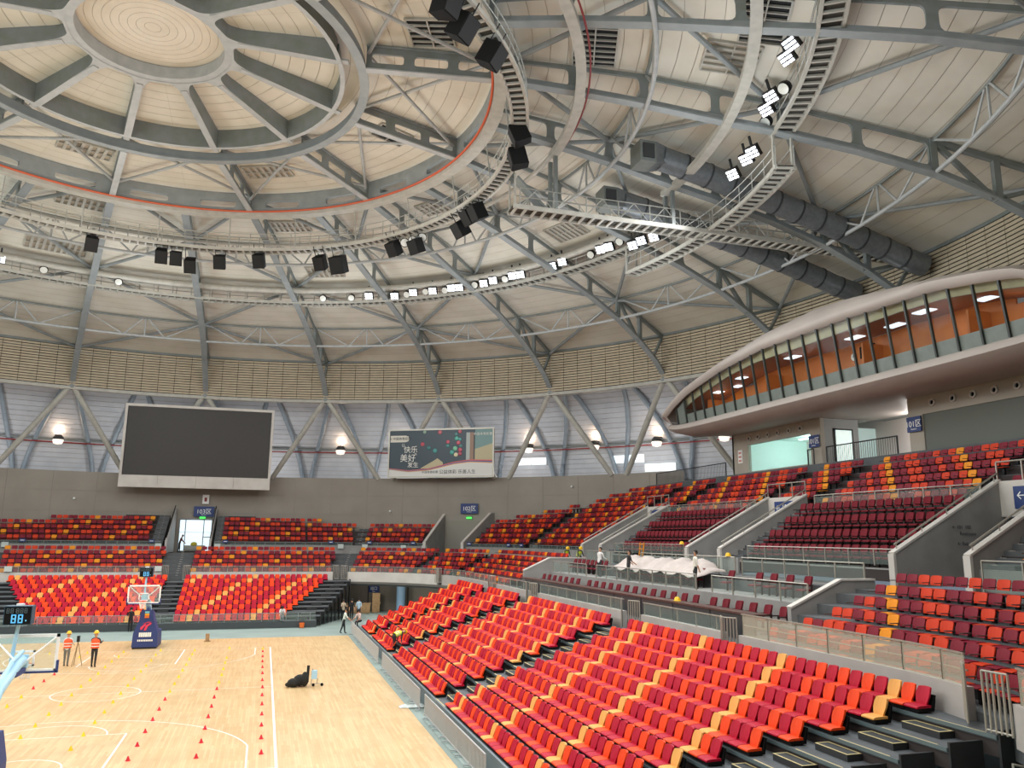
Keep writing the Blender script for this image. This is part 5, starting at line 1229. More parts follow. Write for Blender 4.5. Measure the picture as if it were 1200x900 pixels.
for i in range(10):
    for (a, b, blk) in ((15.3, yfar(i), 'far end block beyond the last aisle'), (6.8, 13.9, 'short block between the two far aisles'), (-6.95, 4.85, 'block between the two middle aisles'), (yend(i), -8.85, 'near block below the hazy glass')):
        tele_row(a, b, i, blk, 0, lambda y, i=i: (NX(i)+.02, y, TZ(i)+.03), 'shell seats of the telescopic stand', i+(8 if a < -8.9 else 1 if a < -5 else 4 if a < 7 else 2))
t = thing('stair_handrail', (21, -28.3, 2.2), 'bright steel handrail at the near end of the right stand', 'handrail')
m = MB(); m.tube([(21.1, -28.3, 1.6), (21.1, -28.3, 2.83), (22.6, -28.3, 2.5)], .03, 8); m.build('rail', CHROME, t); m = MB(); m.tube([(21.9, -28.3, 1.6), (21.9, -28.3, 2.65)], .025, 8); m.build('post', CHROME, t)
# far stand facing the camera
def NY(i): return 25.6+.8275*i
sf = thing('telescopic_stand', (0, 25.4, 0), 'ten-row retractable stand at the far end behind the hoop', 'stand')
for i in range(10):
    y, z = NY(i), TZ(i); x0, x1 = -16.5, 11.5+.36*i
    m = MB(); m.box((x0, y, z-.1), (x1, y+.86, z)); m.build('deck', DECK, sf)
    m = MB(); m.box((x0, y+.03, z-.42), (x1, y+.06, z-.1)); m.build('riser', BLACKM, sf)
    m = MB(); m.box((x1, y-.02, 0), (x1+.05, y+.86, z+.1)); m.build('end_panel', DARKST, sf)
    m = MB(); m.box((x0, y-.02, z-.05), (x1, y, z+.01)); m.build('nose_trim', mat('deck_edge2', '#7f8488', .4, .4), sf)
    for c in (0.05, 10.4+.42*i):
        if i < 9: m = MB(); m.box((c-.4, y+.45, z), (c+.4, y+.83, z+.145)); m.build('step_block', DARKST, sf)
m = MB(); m.box((-16.5, 25.3, 0), (11.5, 25.4, .45)); m.build('front_fascia', mat('fascia_dark', '#3f4446', .5), sf)
m = MB(); m.box((-16.5, 25.35, .5), (11.4, 25.37, 1.08)); m.build('front_glass', GLASS, sf)
m = MB()
for x in [-16+k*.9 for k in range(31)]: m.beam((x, 25.33, .1), (x, 25.33, 1.1), .04, .04, (1, 0, 0))
m.tube([(-16.5, 25.33, 1.1), (11.4, 25.33, 1.1)], .025, 5); tag(m.build('front_rail', STEEL, sf), kind='stuff')
for i in range(10):
    for a, b, blk in ((-8.6-.4*i, -1.0+.07*i, 'far end stand left of its aisle'), (1.0, 8.85+.44*i, 'far end stand right of its aisle')):
        n_ = int((b-a)/.455+.3); p = (b-a)/n_
        for j in range(n_):
            k = j if a > 0 else n_-1-j
            col = CYC_T[(k+(9-i)+8) % 10 if a > 0 else (k-(9-i)+6) % 10]; x = a+(j+.5)*p if a > 0 else b-(n_-1-j+.5)*p
            x = a+(j+.5)*p; k = round((x-1)/.455); col = CYC_FAR[(k+(9-i)+8) % 10]
            add_seat('T', (x, NY(i)+.02, TZ(i)+.03), pi/2, col, '%s shell seat in the %s row, %s' % (CT[col], ORD[i], blk), 'shell seats of the far stand', 'shell_seat')
# crowd barriers along the right stand
G = 'crowd barriers before the right stand'
y = 20.6; BARM = mat('barrier_steel', '#b9bcbd', .4, .2)
bmesh_cache = None
def barrier(y0, y1):
    t = thing('crowd_barrier', (13.68, (y0+y1)/2, 0), 'grey steel crowd barrier with upright bars, '+('first run from the leaning man' if y0 > 5 else 'middle run past the bending worker' if y0 > -8 else 'last run past the plastic sheet'), 'barrier', G)
    m = MB(); m.tube([(13.68, y0, .08), (13.68, y0, .86), (13.68, y1, .86), (13.68, y1, .08)], .025, 6); m.build('frame', BARM, t)
    m = MB(); m.tube([(13.68, y0, .14), (13.68, y1, .14)], .02, 6); m.build('bottom_rail', BARM, t)
    n_ = 14
    for i in range(1, n_):
        yy = y0+(y1-y0)*i/n_; m = MB(); m.tube([(13.68, yy, .14), (13.68, yy, .86)], .014, 4); m.build('bar', BARM, t)
    m = MB(); m.box((13.69, min(y0, y1)+.05, .15), (13.7, max(y0, y1)-.05, .84)); m.build('mesh_panel', mat('barrier_mesh', '#a3a6a8', .5, .3, alpha=.16), t)
    for yy in (y0-.3, y1+.3): m = MB(); m.beam((13.56, yy, .03), (13.84, yy, .03), .05, .04); m.build('foot', BARM, t)
for k in range(8): barrier(20.4-k*1.85, 18.6-k*1.85)
for k in range(6): barrier(4.0-k*1.85, 2.2-k*1.85)
for k in range(5): barrier(-8.2-k*1.85, -10.0-k*1.85)

# ================================================================ UNDERCROFT AT THE FAR CORNER
wu = thing('wall_undercroft', (15, 37, 0), kind='structure'); UND = mat('undercroft_wall', '#7d766b', .75, 0, .8, '#746d62')
m = MB(); sweep_u(m, 11.5, uR(10), [(5.1, 0), (5.25, 0), (5.25, 2.95), (5.1, 2.95)]); m.build('back_wall', UND, wu)
m = MB(); sweep_u(m, 11.5, uR(10), [(-.2, 2.75), (5.2, 2.75), (5.2, 2.95), (-.2, 2.95)]); m.build('soffit', mat('soffit_grey', '#6a665f', .8), wu)
m = MB(); sweep_u(m, -24, 11.5, [(-.6, 0), (-.5, 0), (-.5, 3.0), (-.6, 3.0)]); m.build('inner_wall', UND, wu)
for u in (13.5, 15.4, 18.2, 21): m = MB(); p, n_ = frame(u, 5.06); m.beam(p, p+Vector((0, 0, 2.75)), .08, .1, (1, 0, 0)); m.build('door_jamb', RISER, wu)
for p_ in ((17.0, 34.5, 2.4), (20.5, 33.0, 2.4)):  # lamps added to brighten the dark undercroft
    t = thing('added_ceiling_lamp', p_, 'flat round lamp added under the far corner tier to light the undercroft', 'lamp', 'added undercroft lamps'); m = MB(); m.lathe([(0, .3), (.25, .3), (.28, .22), (0, .2)], p_, 14); m.build('diffuser', LAMPG, t); m = MB(); m.lathe([(.26, .36), (.3, .3), (.3, .2), (.28, .2)], p_, 14); m.build('rim', STEEL, t)
    lamp('undercroft_fill', 'POINT', (p_[0], p_[1], 2.2), 110, (1, .95, .88), None, .3)
t = thing('blue_column', (19.9, 36.6, 0), 'round pale blue column under the far corner tier', 'column'); m = MB(); m.lathe([(.5, 0), (.42, .05), (.42, 2.95), (.0, 2.95)], (19.9, 36.6, 0), 20); smooth_auto(m.build('shaft', mat('column_blue', '#8fb0cc', .5), t)); m = MB(); m.lathe([(.5, 0), (.5, .12), (.42, .12)], (19.9, 36.6, 0), 20); m.build('base', STEEL, t)
t = thing('wooden_crate', (16.2, 36.6, 0), 'low plywood crate against the undercroft wall', 'crate'); m = MB(); m.box((14.9, 36.2, 0), (17.0, 37, .8)); m.build('box', WOODBOX, t); m = MB(); m.box((14.85, 36.15, .8), (17.05, 37.05, .88)); m.build('lid', WOODBOX, t)
t = thing('plywood_sheet', (17.6, 37, 0), 'tall plywood sheet leaning by the low crate', 'plywood'); m = MB(); m.box((17.25, 36.7, 0), (17.95, 36.85, 1.75)); m.build('board', WOODBOX, t); m = MB(); m.box((17.2, 36.65, .8), (18.0, 36.7, .9)); m.build('batten', WOODBOX, t)
blue_sign((17.6, 38.5, 2.0), (.92, -.39, 0), [('出口', .05, .35), ('Exit', -.22, .16)], 1.0, .6, 'blue sign on the undercroft wall behind the crates')
exit_sign((19.6, 34.2, 2.7), (.8, -.6, 0), 'green exit sign hung under the corner parapet')

# ================================================================ HOOPS
def seven(txt, x0, z0, h, y, m_, t, sx=1):
    SEG = {'8': 'abcdefg', '0': 'abcdef', '1': 'bc'}
    w_ = h*.52; th = h*.13
    for ch in txt:
        if ch == ':': 
            for zz in (.3, .65): m = MB(); m.box((x0+.02, y-.012, z0+h*zz), (x0+.02+th, y, z0+h*zz+th)); m.build('digit_dot', m_, t)
            x0 += h*.25; continue
        m = MB()
        for s in SEG[ch]:
            b = {'a': (0, h-th, w_, h), 'g': (0, h/2-th/2, w_, h/2+th/2), 'd': (0, 0, w_, th), 'b': (w_-th, h/2, w_, h), 'c': (w_-th, 0, w_, h/2), 'e': (0, 0, th, h/2), 'f': (0, h/2, th, h)}[s]
            m.box((x0+b[0], y-.012, z0+b[1]), (x0+b[2], y, z0+b[3]))
        m.build('digit', m_, t); x0 += h*.72
def hoop(s, label, clock_label):
    """s=+1: far hoop facing -Y; s=-1: near hoop facing +Y"""
    yb = CY0+12.8*s; t = thing('basketball_hoop', (CX0, CY0+15.6*s, 0), label, 'basketball hoop'); c = CX0
    m = MB(); m.prism([(-.02, 2.9-.0), (.02, 2.9), (.02, 3.95), (-.02, 3.95)], 0, -.86, .86); m.xform(Matrix.Translation((c, yb, 0))); m.build('glass', glass_mat('board_glass', '#dfe9ea', .12), t)
    for x0, x1, z0, z1 in ((-.92, .92, 2.88, 2.96), (-.92, .92, 3.88, 3.97), (-.92, -.84, 2.88, 3.97), (.84, .92, 2.88, 3.97)):
        m = MB(); m.box((c+x0, yb-.035, z0), (c+x1, yb+.035, z1)); m.build('frame_bar', WHITE, t)
    for x0, x1, z0, z1 in ((-.295, .295, 3.05, 3.1), (-.295, .295, 3.45, 3.5), (-.295, -.245, 3.05, 3.5), (.245, .295, 3.05, 3.5)):
        m = MB(); m.box((c+x0, yb-.025, z0), (c+x1, yb+.025, z1)); m.build('target_mark', WHITE, t)
    m = MB(); m.box((c-.94, yb-.05, 2.84), (c+.94, yb+.05, 2.9)); m.box((c-.96, yb-.05, 2.84), (c-.9, yb+.05, 3.2)); m.box((c+.9, yb-.05, 2.84), (c+.96, yb+.05, 3.2)); m.build('edge_padding', NAVYPAD, t)
    for sx in (-1, 1):
        m = MB(); m.tube([(c+sx*.1, yb+.3*s, 3.2), (c+sx*.84, yb+.05*s, 3.88)], .03, 6); m.build('stay', WHITE, t)
    ORG = mat('rim_orange', '#e2562a', .4); rc = (c, yb-.375*s, 3.05); m = MB(); m.tube([(rc[0]+.225*cos(2*pi*k/24), rc[1]+.225*sin(2*pi*k/24), 3.05) for k in range(25)], .012, 5); m.build('rim', ORG, t)
    m = MB(); m.box((c-.1, min(yb, yb-.16*s), 2.98), (c+.1, max(yb, yb-.16*s), 3.06)); m.build('rim_bracket', ORG, t)
    m = MB()
    for k in range(12):
        for d in (1, -1):
            pts = []
            for q in range(4): a = 2*pi*(k+d*q*.5)/12; r = .225-.1*min(1, q/2.2); pts.append((rc[0]+r*cos(a), rc[1]+r*sin(a), 3.04-.14*q))
            m.tube(pts, .008, 3)
    m.build('net', WHITE, t)
    m = MB(); m.tube([(c, yb+.12*s, 3.25), (c, yb+.7*s, 3.2), (c, yb+2.3*s, 2.75), (c, yb+3.0*s, 2.2)], .17, 10); smooth_auto(m.build('arm', SKYBLUE, t))
    m = MB(); m.tube([(c, yb+.2*s, 3.5), (c, yb+1.2*s, 3.35), (c, yb+2.5*s, 2.6)], .06, 8); m.build('upper_arm', SKYBLUE, t)
    m = MB(); m.box((c-.16, yb+min(.06*s, .25*s), 3.02), (c+.16, yb+max(.06*s, .25*s), 3.4)); m.build('board_mount', SKYBLUE, t)
    m = MB(); m.box((c-.17, yb+min(.35*s, 1.3*s), 2.92), (c+.17, yb+max(.35*s, 1.3*s), 3.06)); m.build('arm_padding', NAVYPAD, t)
    y0 = yb+2.15*s; y1 = yb+4.6*s
    # padded base: flared front, long body
    prof = [(-.74, .1), (.74, .1), (.7, .95), (.42, 1.7), (.34, 2.35), (-.34, 2.35), (-.42, 1.7), (-.7, .95)]
    if s < 0: prof = [(x*.55, min(z, 1.7)) for x, z in prof]
    m = MB(); vs = [(c+x, y0, z) for x, z in prof]+[(c+x*.98, y0+1.1*s, z if z < 1.9 else 2.1) for x, z in prof]+[(c+x*.95, y1, min(z, .95)) for x, z in prof]; n_ = 8
    m.add(vs, [tuple(range(8)), tuple(range(16, 24))]+[(q*8+i, q*8+(i+1) % 8, (q+1)*8+(i+1) % 8, (q+1)*8+i) for q in (0, 1) for i in range(8)]); m.build('base_padding', NAVYPAD, t)
    m = MB(); m.box((c-.7, min(y0, y1), 0), (c+.7, max(y0, y1), .1)); m.build('base_frame', BLACKM, t)
    yf = y0-.02*s; LOGO = mat('pad_logo_red', '#d8385a', .5)
    if s > 0:
        for pts in ([(-.32, 1.15), (-.22, 1.15), (-.02, 1.42), (-.02, 1.55), (-.3, 1.3)], [(-.1, 1.1), (.02, 1.1), (.12, 1.34), (.34, 1.52), (.22, 1.56), (-.02, 1.4)], [(-.2, 1.5), (.1, 1.62), (.34, 1.6), (.05, 1.55)]):
            m = MB(); m.prism([(c+x, z) for x, z in pts], 1, yf-.02, yf); m.build('logo_stroke', LOGO, t)
        m = MB(); [m.box((c-.36+k*.12, yf-.02, .72), (c-.26+k*.12, yf, .98)) for k in range(6)]; m.build('logo_line', WHITE, t); m = MB(); [m.box((c-.42+k*.1, yf-.02, .45), (c-.35+k*.1, yf, .56)) for k in range(9)]; m.build('logo_line', WHITE, t)
        for k, hx in enumerate(('#e2703a', '#f0a020', '#7bc0d0')): m = MB(); m.box((c-.12, yf-.02, 1.85+k*.14), (c+.14, yf, 1.97+k*.14)); m.build('logo_patch', mat('patch_'+hx[1:], hx, .5), t)
    # shot clock
    k = thing('shot_clock', (CX0+.0, yb+.25*s, 3.95), clock_label, 'shot clock'); yc = yb+.28*s; z0 = 4.3 if s < 0 else 4.44; xo = -.18 if s < 0 else 0
    m = MB(); m.tube([(c+(-.3 if s < 0 else 0), yb+.15*s, 3.2), (c+xo*.95, yc, z0)], .055, 8); m.build('pole', SKYBLUE, k)
    m = MB(); m.box((c+xo-.37, yc-.2, z0), (c+xo+.37, yc+.2, z0+.54)); m.build('case', mat('clock_case', '#274a5e', .5), k)
    yfc = yc-.2; m = MB(); m.box((c+xo-.35, yfc-.012, z0+.02), (c+xo+.35, yfc, z0+.52)); m.build('face', BLACK, k)
    DIM = mat('digit_dim', '#5b6a70', .5); LIT = mat('digit_lit', '#6fc4ea', .4, emit=('#6fc8f0', .35))
    seven('88:888', c+xo-.3, z0+.33, .15, yfc-.014, DIM, k); seven('88', c+xo-.16, z0+.05, .25, yfc-.014, LIT, k)
    m = MB(); m.box((c+xo+.22, yfc-.026, z0+.1), (c+xo+.25, yfc-.014, z0+.14)); m.build('digit_dot', LIT, k)
    m = MB(); m.box((c+xo-.1, yc-.06, z0+.54), (c+xo+.1, yc+.06, z0+.6)); m.build('top_lamp', WHITE, k)
hoop(1, 'basketball hoop on a navy padded base at the far end', 'small shot clock on a pole above the far hoop')
hoop(-1, 'basketball hoop seen from behind at the near end of the court', 'large shot clock with lit blue digits above the near hoop')

# ================================================================ CONES AND COURT CLUTTER
def unproj(px, py, z=0.):
    d = _f+_r2*((px-600)/FPX)+_u2*((450-py)/FPX); t_ = (z-CAM.z)/d.z; return CAM+d*t_
CONES_Y = [(-2.38, -0.18), (-2.39, -2.17), (-0.43, -0.18), (-0.40, -2.23), (-0.41, -4.20), (-0.40, -6.20), (-0.42, -8.03), (-0.45, 1.83), (-0.41, 3.68), (-0.40, 5.60), (-0.44, 7.70), (1.56, -0.34), (1.56, -2.27), (1.58, -4.30), (1.57, -6.16), (1.56, -8.12), (1.57, -10.11), (1.56, 1.63), (1.55, 3.61), (1.55, 5.80), (1.56, 7.72), (1.58, 9.65), (1.55, 11.83), (1.60, 13.80), (-0.46, 9.76), (-0.42, 13.50), (-0.39, 11.57), (-6.35, 13.66), (-4.44, 13.82), (-2.48, 11.89), (-2.41, 13.65), (5.55, 13.95), (5.57, 9.72), (5.57, 7.80), (5.57, 5.64), (5.58, 3.71), (5.56, 1.62), (7.55, 13.29), (3.57, -0.32), (3.58, 1.63), (3.57, 3.67), (3.57, 5.69), (3.58, 7.60), (3.58, 9.62), (3.56, 11.66), (3.57, 13.34)]
CONES_R = [(-2.44, 3.86), (-2.43, 1.95), (-2.44, 5.87), (3.57, -2.16), (3.58, -4.26), (3.57, -6.18), (3.56, -8.14), (3.57, -10.11), (3.55, -11.93), (7.55, 11.98), (7.55, 9.84), (7.54, 7.87), (7.55, 5.80), (7.55, 3.81), (7.55, 1.74), (7.56, -0.22), (7.55, -2.17), (7.55, -4.18), (7.55, -6.18), (7.54, -8.13), (7.54, -10.10), (7.55, -12.16), (5.56, -0.17), (5.56, -2.20), (5.56, -4.18), (5.56, -6.17), (5.57, -8.14), (5.58, -10.15), (5.57, -12.15)]
cone_b = {}
for nm, hx, L in (('yellow', '#f2cf2a', CONES_Y), ('red', '#d8263a', CONES_R)):
    mm = mat('cone_'+nm, hx, .45); cm = MB().lathe([(.062, .01), (.06, .02), (.024, .12), (.015, .14), (0, .14)], n=12).mesh('body', mm); bm_ = MB().lathe([(0, 0), (.085, 0), (.085, .01), (.06, .014)], n=12).mesh('base', mm)
    for x, y in L:
        t = thing('marker_cone', (x, y, 0), 'small %s marker cone standing in a row on the court' % nm, 'cone', '%s marker cones on the court' % nm); inst('body', cm, t); inst('base', bm_, t)
p = (9.45, -.35)
t = thing('equipment_bag', (p[0]-.25, p[1], 0), 'heap of black equipment bags on the court outside the sideline', 'bag'); BAG = mat('bag_black', '#161616', .8, 0, 6, '#222222', .4)
for dx, dy, dz, r, sc in ((-.25, 0, .2, .3, (1, .8, .7)), (.05, .1, .28, .34, (1, .8, .8)), (.25, -.05, .35, .26, (.7, .8, 1.3)), (-.45, .05, .12, .16, (1.2, .8, .7))): m = MB(); m.sphere((p[0]-.25+dx, p[1]+dy, dz), r, 0, 14, sc); smooth_auto(m.build('bag_lump', BAG, t), 80)
m = MB(); m.beam((p[0]+.12, p[1], .2), (p[0]+.14, p[1], .95), .1, .12, (1, 0, 0)); m.build('strap_handle', BAG, t)
t = thing('hand_trolley', (p[0]+.55, p[1], 0), 'small steel hand trolley carrying a pale blue box beside the bags', 'trolley')
m = MB(); m.box((p[0]+.3, p[1]-.15, .35), (p[0]+.55, p[1]+.15, .72)); m.build('box', SKYBLUE, t); m = MB(); m.tube([(p[0]+.3, p[1], .1), (p[0]+.35, p[1], .8)], .02, 6); m.tube([(p[0]+.3, p[1], .12), (p[0]+.85, p[1], .12)], .02, 6); m.tube([(p[0]+.55, p[1], .12), (p[0]+.6, p[1], .35)], .02, 6); m.build('frame', CHROME, t)
for dx in (.4, .8): m = MB(); m.tube([(p[0]+dx, p[1]-.03, .07), (p[0]+dx, p[1]+.03, .07)], .07, 12); m.build('wheel', BLACK, t)
t = thing('wooden_post', (4.0, 17.9, 0), 'short wooden post standing at the far edge of the court', 'post'); m = MB(); m.box((3.88, 17.8, .04), (4.12, 18.0, .5)); m.build('block', WOODBOX, t); m = MB(); m.box((3.8, 17.72, 0), (4.2, 18.08, .04)); m.build('foot', WOODBOX, t)
t = thing('plastic_sheet', (13.35, -6.1, 0), 'crumpled clear plastic sheet on the court edge by the barrier', 'sheet'); m = MB(); gx = 10; vs = [(13.0+.11*i, -6.35+.06*j, .02+random.uniform(0, .09)*(1 if 0 < i < gx and 0 < j < 8 else .1)) for j in range(9) for i in range(gx+1)]
m.add(vs, [(j*(gx+1)+i, j*(gx+1)+i+1, (j+1)*(gx+1)+i+1, (j+1)*(gx+1)+i) for j in range(8) for i in range(gx)]); m.build('film', mat('clear_film', '#dfe8e6', .2, alpha=.8), t)
t = thing('orange_bucket', (10.4, 25.0, 0), 'orange bucket at the foot of the far stand', 'bucket'); m = MB(); m.lathe([(0, .01), (.16, .01), (.21, .36), (.2, .36), (.15, .03)], (10.4, 25.0, 0), 14); m.build('pail', mat('bucket_orange', '#e8702a', .5), t); m = MB(); m.tube([(10.2, 25.0, .36), (10.25, 25.0, .52), (10.4, 25.0, .58), (10.55, 25, .52), (10.6, 25, .36)], .012, 5); m.build('handle', BLACKM, t)

# ================================================================ GUEST TERRACE FURNITURE
ys1 = [11.4-1.04*k for k in range(7)]+[3.4-1.02*k for k in range(13)]+[-10.3-.97*k for k in range(6)]
for y in ys1:
    lb = 'far group behind the counter' if y > 4.5 else ('middle group behind the counter' if y > -9.6 else 'near group of six behind the counter')
    add_seat('V', (24.95, y, 3.68), 0, 'R', 'dark red chair in the first guest row, '+lb, 'dark red chairs of the guest stand', 'upholstered_chair')
for y in [11.6-.75*k for k in range(8)]: add_seat('V', (27.3, y, 4.68), 0, 'R', 'dark red chair in the second guest row left of the white sheet', 'dark red chairs of the guest stand', 'upholstered_chair')
for y in [4.0-.72*k for k in range(14)]: add_seat('V', (27.3, y, 4.68), 0, 'R', 'dark red chair under the edge of the white sheet', 'dark red chairs of the guest stand', 'upholstered_chair')
for y in (-8.0, -10.2, -11.25, -12.35, -13.5): add_seat('V', (27.3, y, 4.68), 0, 'R', 'dark red chair in the second guest row right of the white sheet', 'dark red chairs of the guest stand', 'upholstered_chair')
t = thing('white_sheet', (28, -.9, 5.2), 'large white sheet draped over chairs on the guest terrace', 'sheet'); m = MB(); ni, nj = 12, 60; vs = []
for j in range(nj+1):
    y = 4.4-10.5*j/nj; ridge = .38*abs(sin(j*.28))-.22+.06*sin(j*1.3)
    for i in range(ni+1):
        f_ = i/ni; x = 27.0+1.75*f_; z = lerp(f_, [0, .12, .3, .55, .8, 1], [5.25, 5.35, 5.5, 5.82, 5.86, 5.75])+ridge*(.4+.6*f_)+.02*sin(i*2.1+j); e = min(1, j/4, (nj-j)/4); vs.append((x, y, 5.1+(z-5.1)*(.4+.6*e)))
m.add(vs, [(j*(ni+1)+i, j*(ni+1)+i+1, (j+1)*(ni+1)+i+1, (j+1)*(ni+1)+i) for j in range(nj) for i in range(ni)]); o = m.build('cloth', mat('white_cloth', '#c4b8b1', .9, 0, 3, '#b5a9a2'), t); smooth_auto(o, 60); sol = o.modifiers.new('thickness', 'SOLIDIFY'); sol.thickness = .015
def helmet_on(p, label): 
    t = thing('safety_helmet', p, label, 'helmet'); m = MB(); m.lathe([(.0, .16), (.07, .15), (.12, .09), (.135, 0), (.12, 0)], p, 14); smooth_auto(m.build('shell', HELM, t)); m = MB(); m.lathe([(.13, .0), (.17, -.01), (.13, .015)], p, 14); m.build('brim', HELM, t)
HELM = mat('helmet_yellow', '#f3bf1a', .35)
helmet_on((24.3, -9.3, 4.4), 'yellow safety helmet lying on the brown counter'); helmet_on((28.9, -6.0, 6.2), 'yellow safety helmet hung on the railing behind the white sheet'); helmet_on((31.05, -3.9+6.4, 6.7), 'yellow safety helmet on the rail below the dark red rows')
t = thing('orange_ladder', (29.6, 5.2, 5.25), 'orange folding ladder on the walkway by the first stair wall', 'ladder'); 
for y in (5.0, 5.5): m = MB(); m.beam((29.6, y, 5.25), (29.8, y, 6.75), .06, .06, (1, 0, 0)); m.build('stile', mat('ladder_orange', '#d98a22', .5), t)
for k in range(5): m = MB(); m.box((29.58+.03*k, 5.0, 5.5+.28*k), (29.66+.03*k, 5.5, 5.55+.28*k)); m.build('rung', MATS['ladder_orange'], t)
# small boards on the railings
SMALLW = mat('pale_board', '#c9d2cc', .5)
for i, (u, d, z, c) in enumerate(((-13.5, 7.8, 5.95, 'w'), (-12.7, 7.8, 6.35, 'b'), (-3.0, 7.8, 6.35, 'b'), (-2.4, 7.8, 5.9, 'w'), (2.9, 7.8, 5.9, 'w'), (3.6, 7.8, 6.35, 'b'), (12.6, 7.8, 6.35, 'b'), (13.2, 7.8, 5.95, 'w'), (uC(72.5), 7.8, 5.95, 'w'), (uC(71.2), 7.8, 6.35, 'b'), (uC(58), 7.8, 6.35, 'b'), (uC(61), 7.8, 5.9, 'w'), (uC(54.5), 7.8, 5.9, 'w'), (uC(39.7), 7.8, 6.35, 'b'), (uC(25), 7.8, 6.3, 'b'), (uC(19.6), 7.8, 6.3, 'b'), (-1.3, -.3, 4.1, 'w'), (-12.6, -.3, 4.1, 'w'))):
    p, n_ = frame(u, d); r_ = Vector((n_.y, -n_.x, 0)); t = thing('row_board', p+Vector((0, 0, z)), None, 'sign'); b = c == 'b'
    tag(t, 'small blue row board on the upper tier railing' if b else 'small pale blank board on a glass railing', 'sign', 'row boards on the railings' if b else 'blank boards on the railings')
    m = MB(); w_, h_ = (.5, .3) if b else (.55, .45); q = p-n_*.06+Vector((0, 0, z)); m.beam(q-r_*w_/2, q+r_*w_/2, .03, h_); m.build('board', NAVY if b else SMALLW, t)
    if b: m = MB(); q = q-n_*.02; m.beam(q-r_*.16, q+r_*.16, .02, .06); m.build('text_bar', WHITE, t)
    else: m = MB(); m.beam(q-r_*.2-Vector((0, 0, .22)), q+r_*.2-Vector((0, 0, .22)), .05, .03); m.build('clip', STEEL, t)

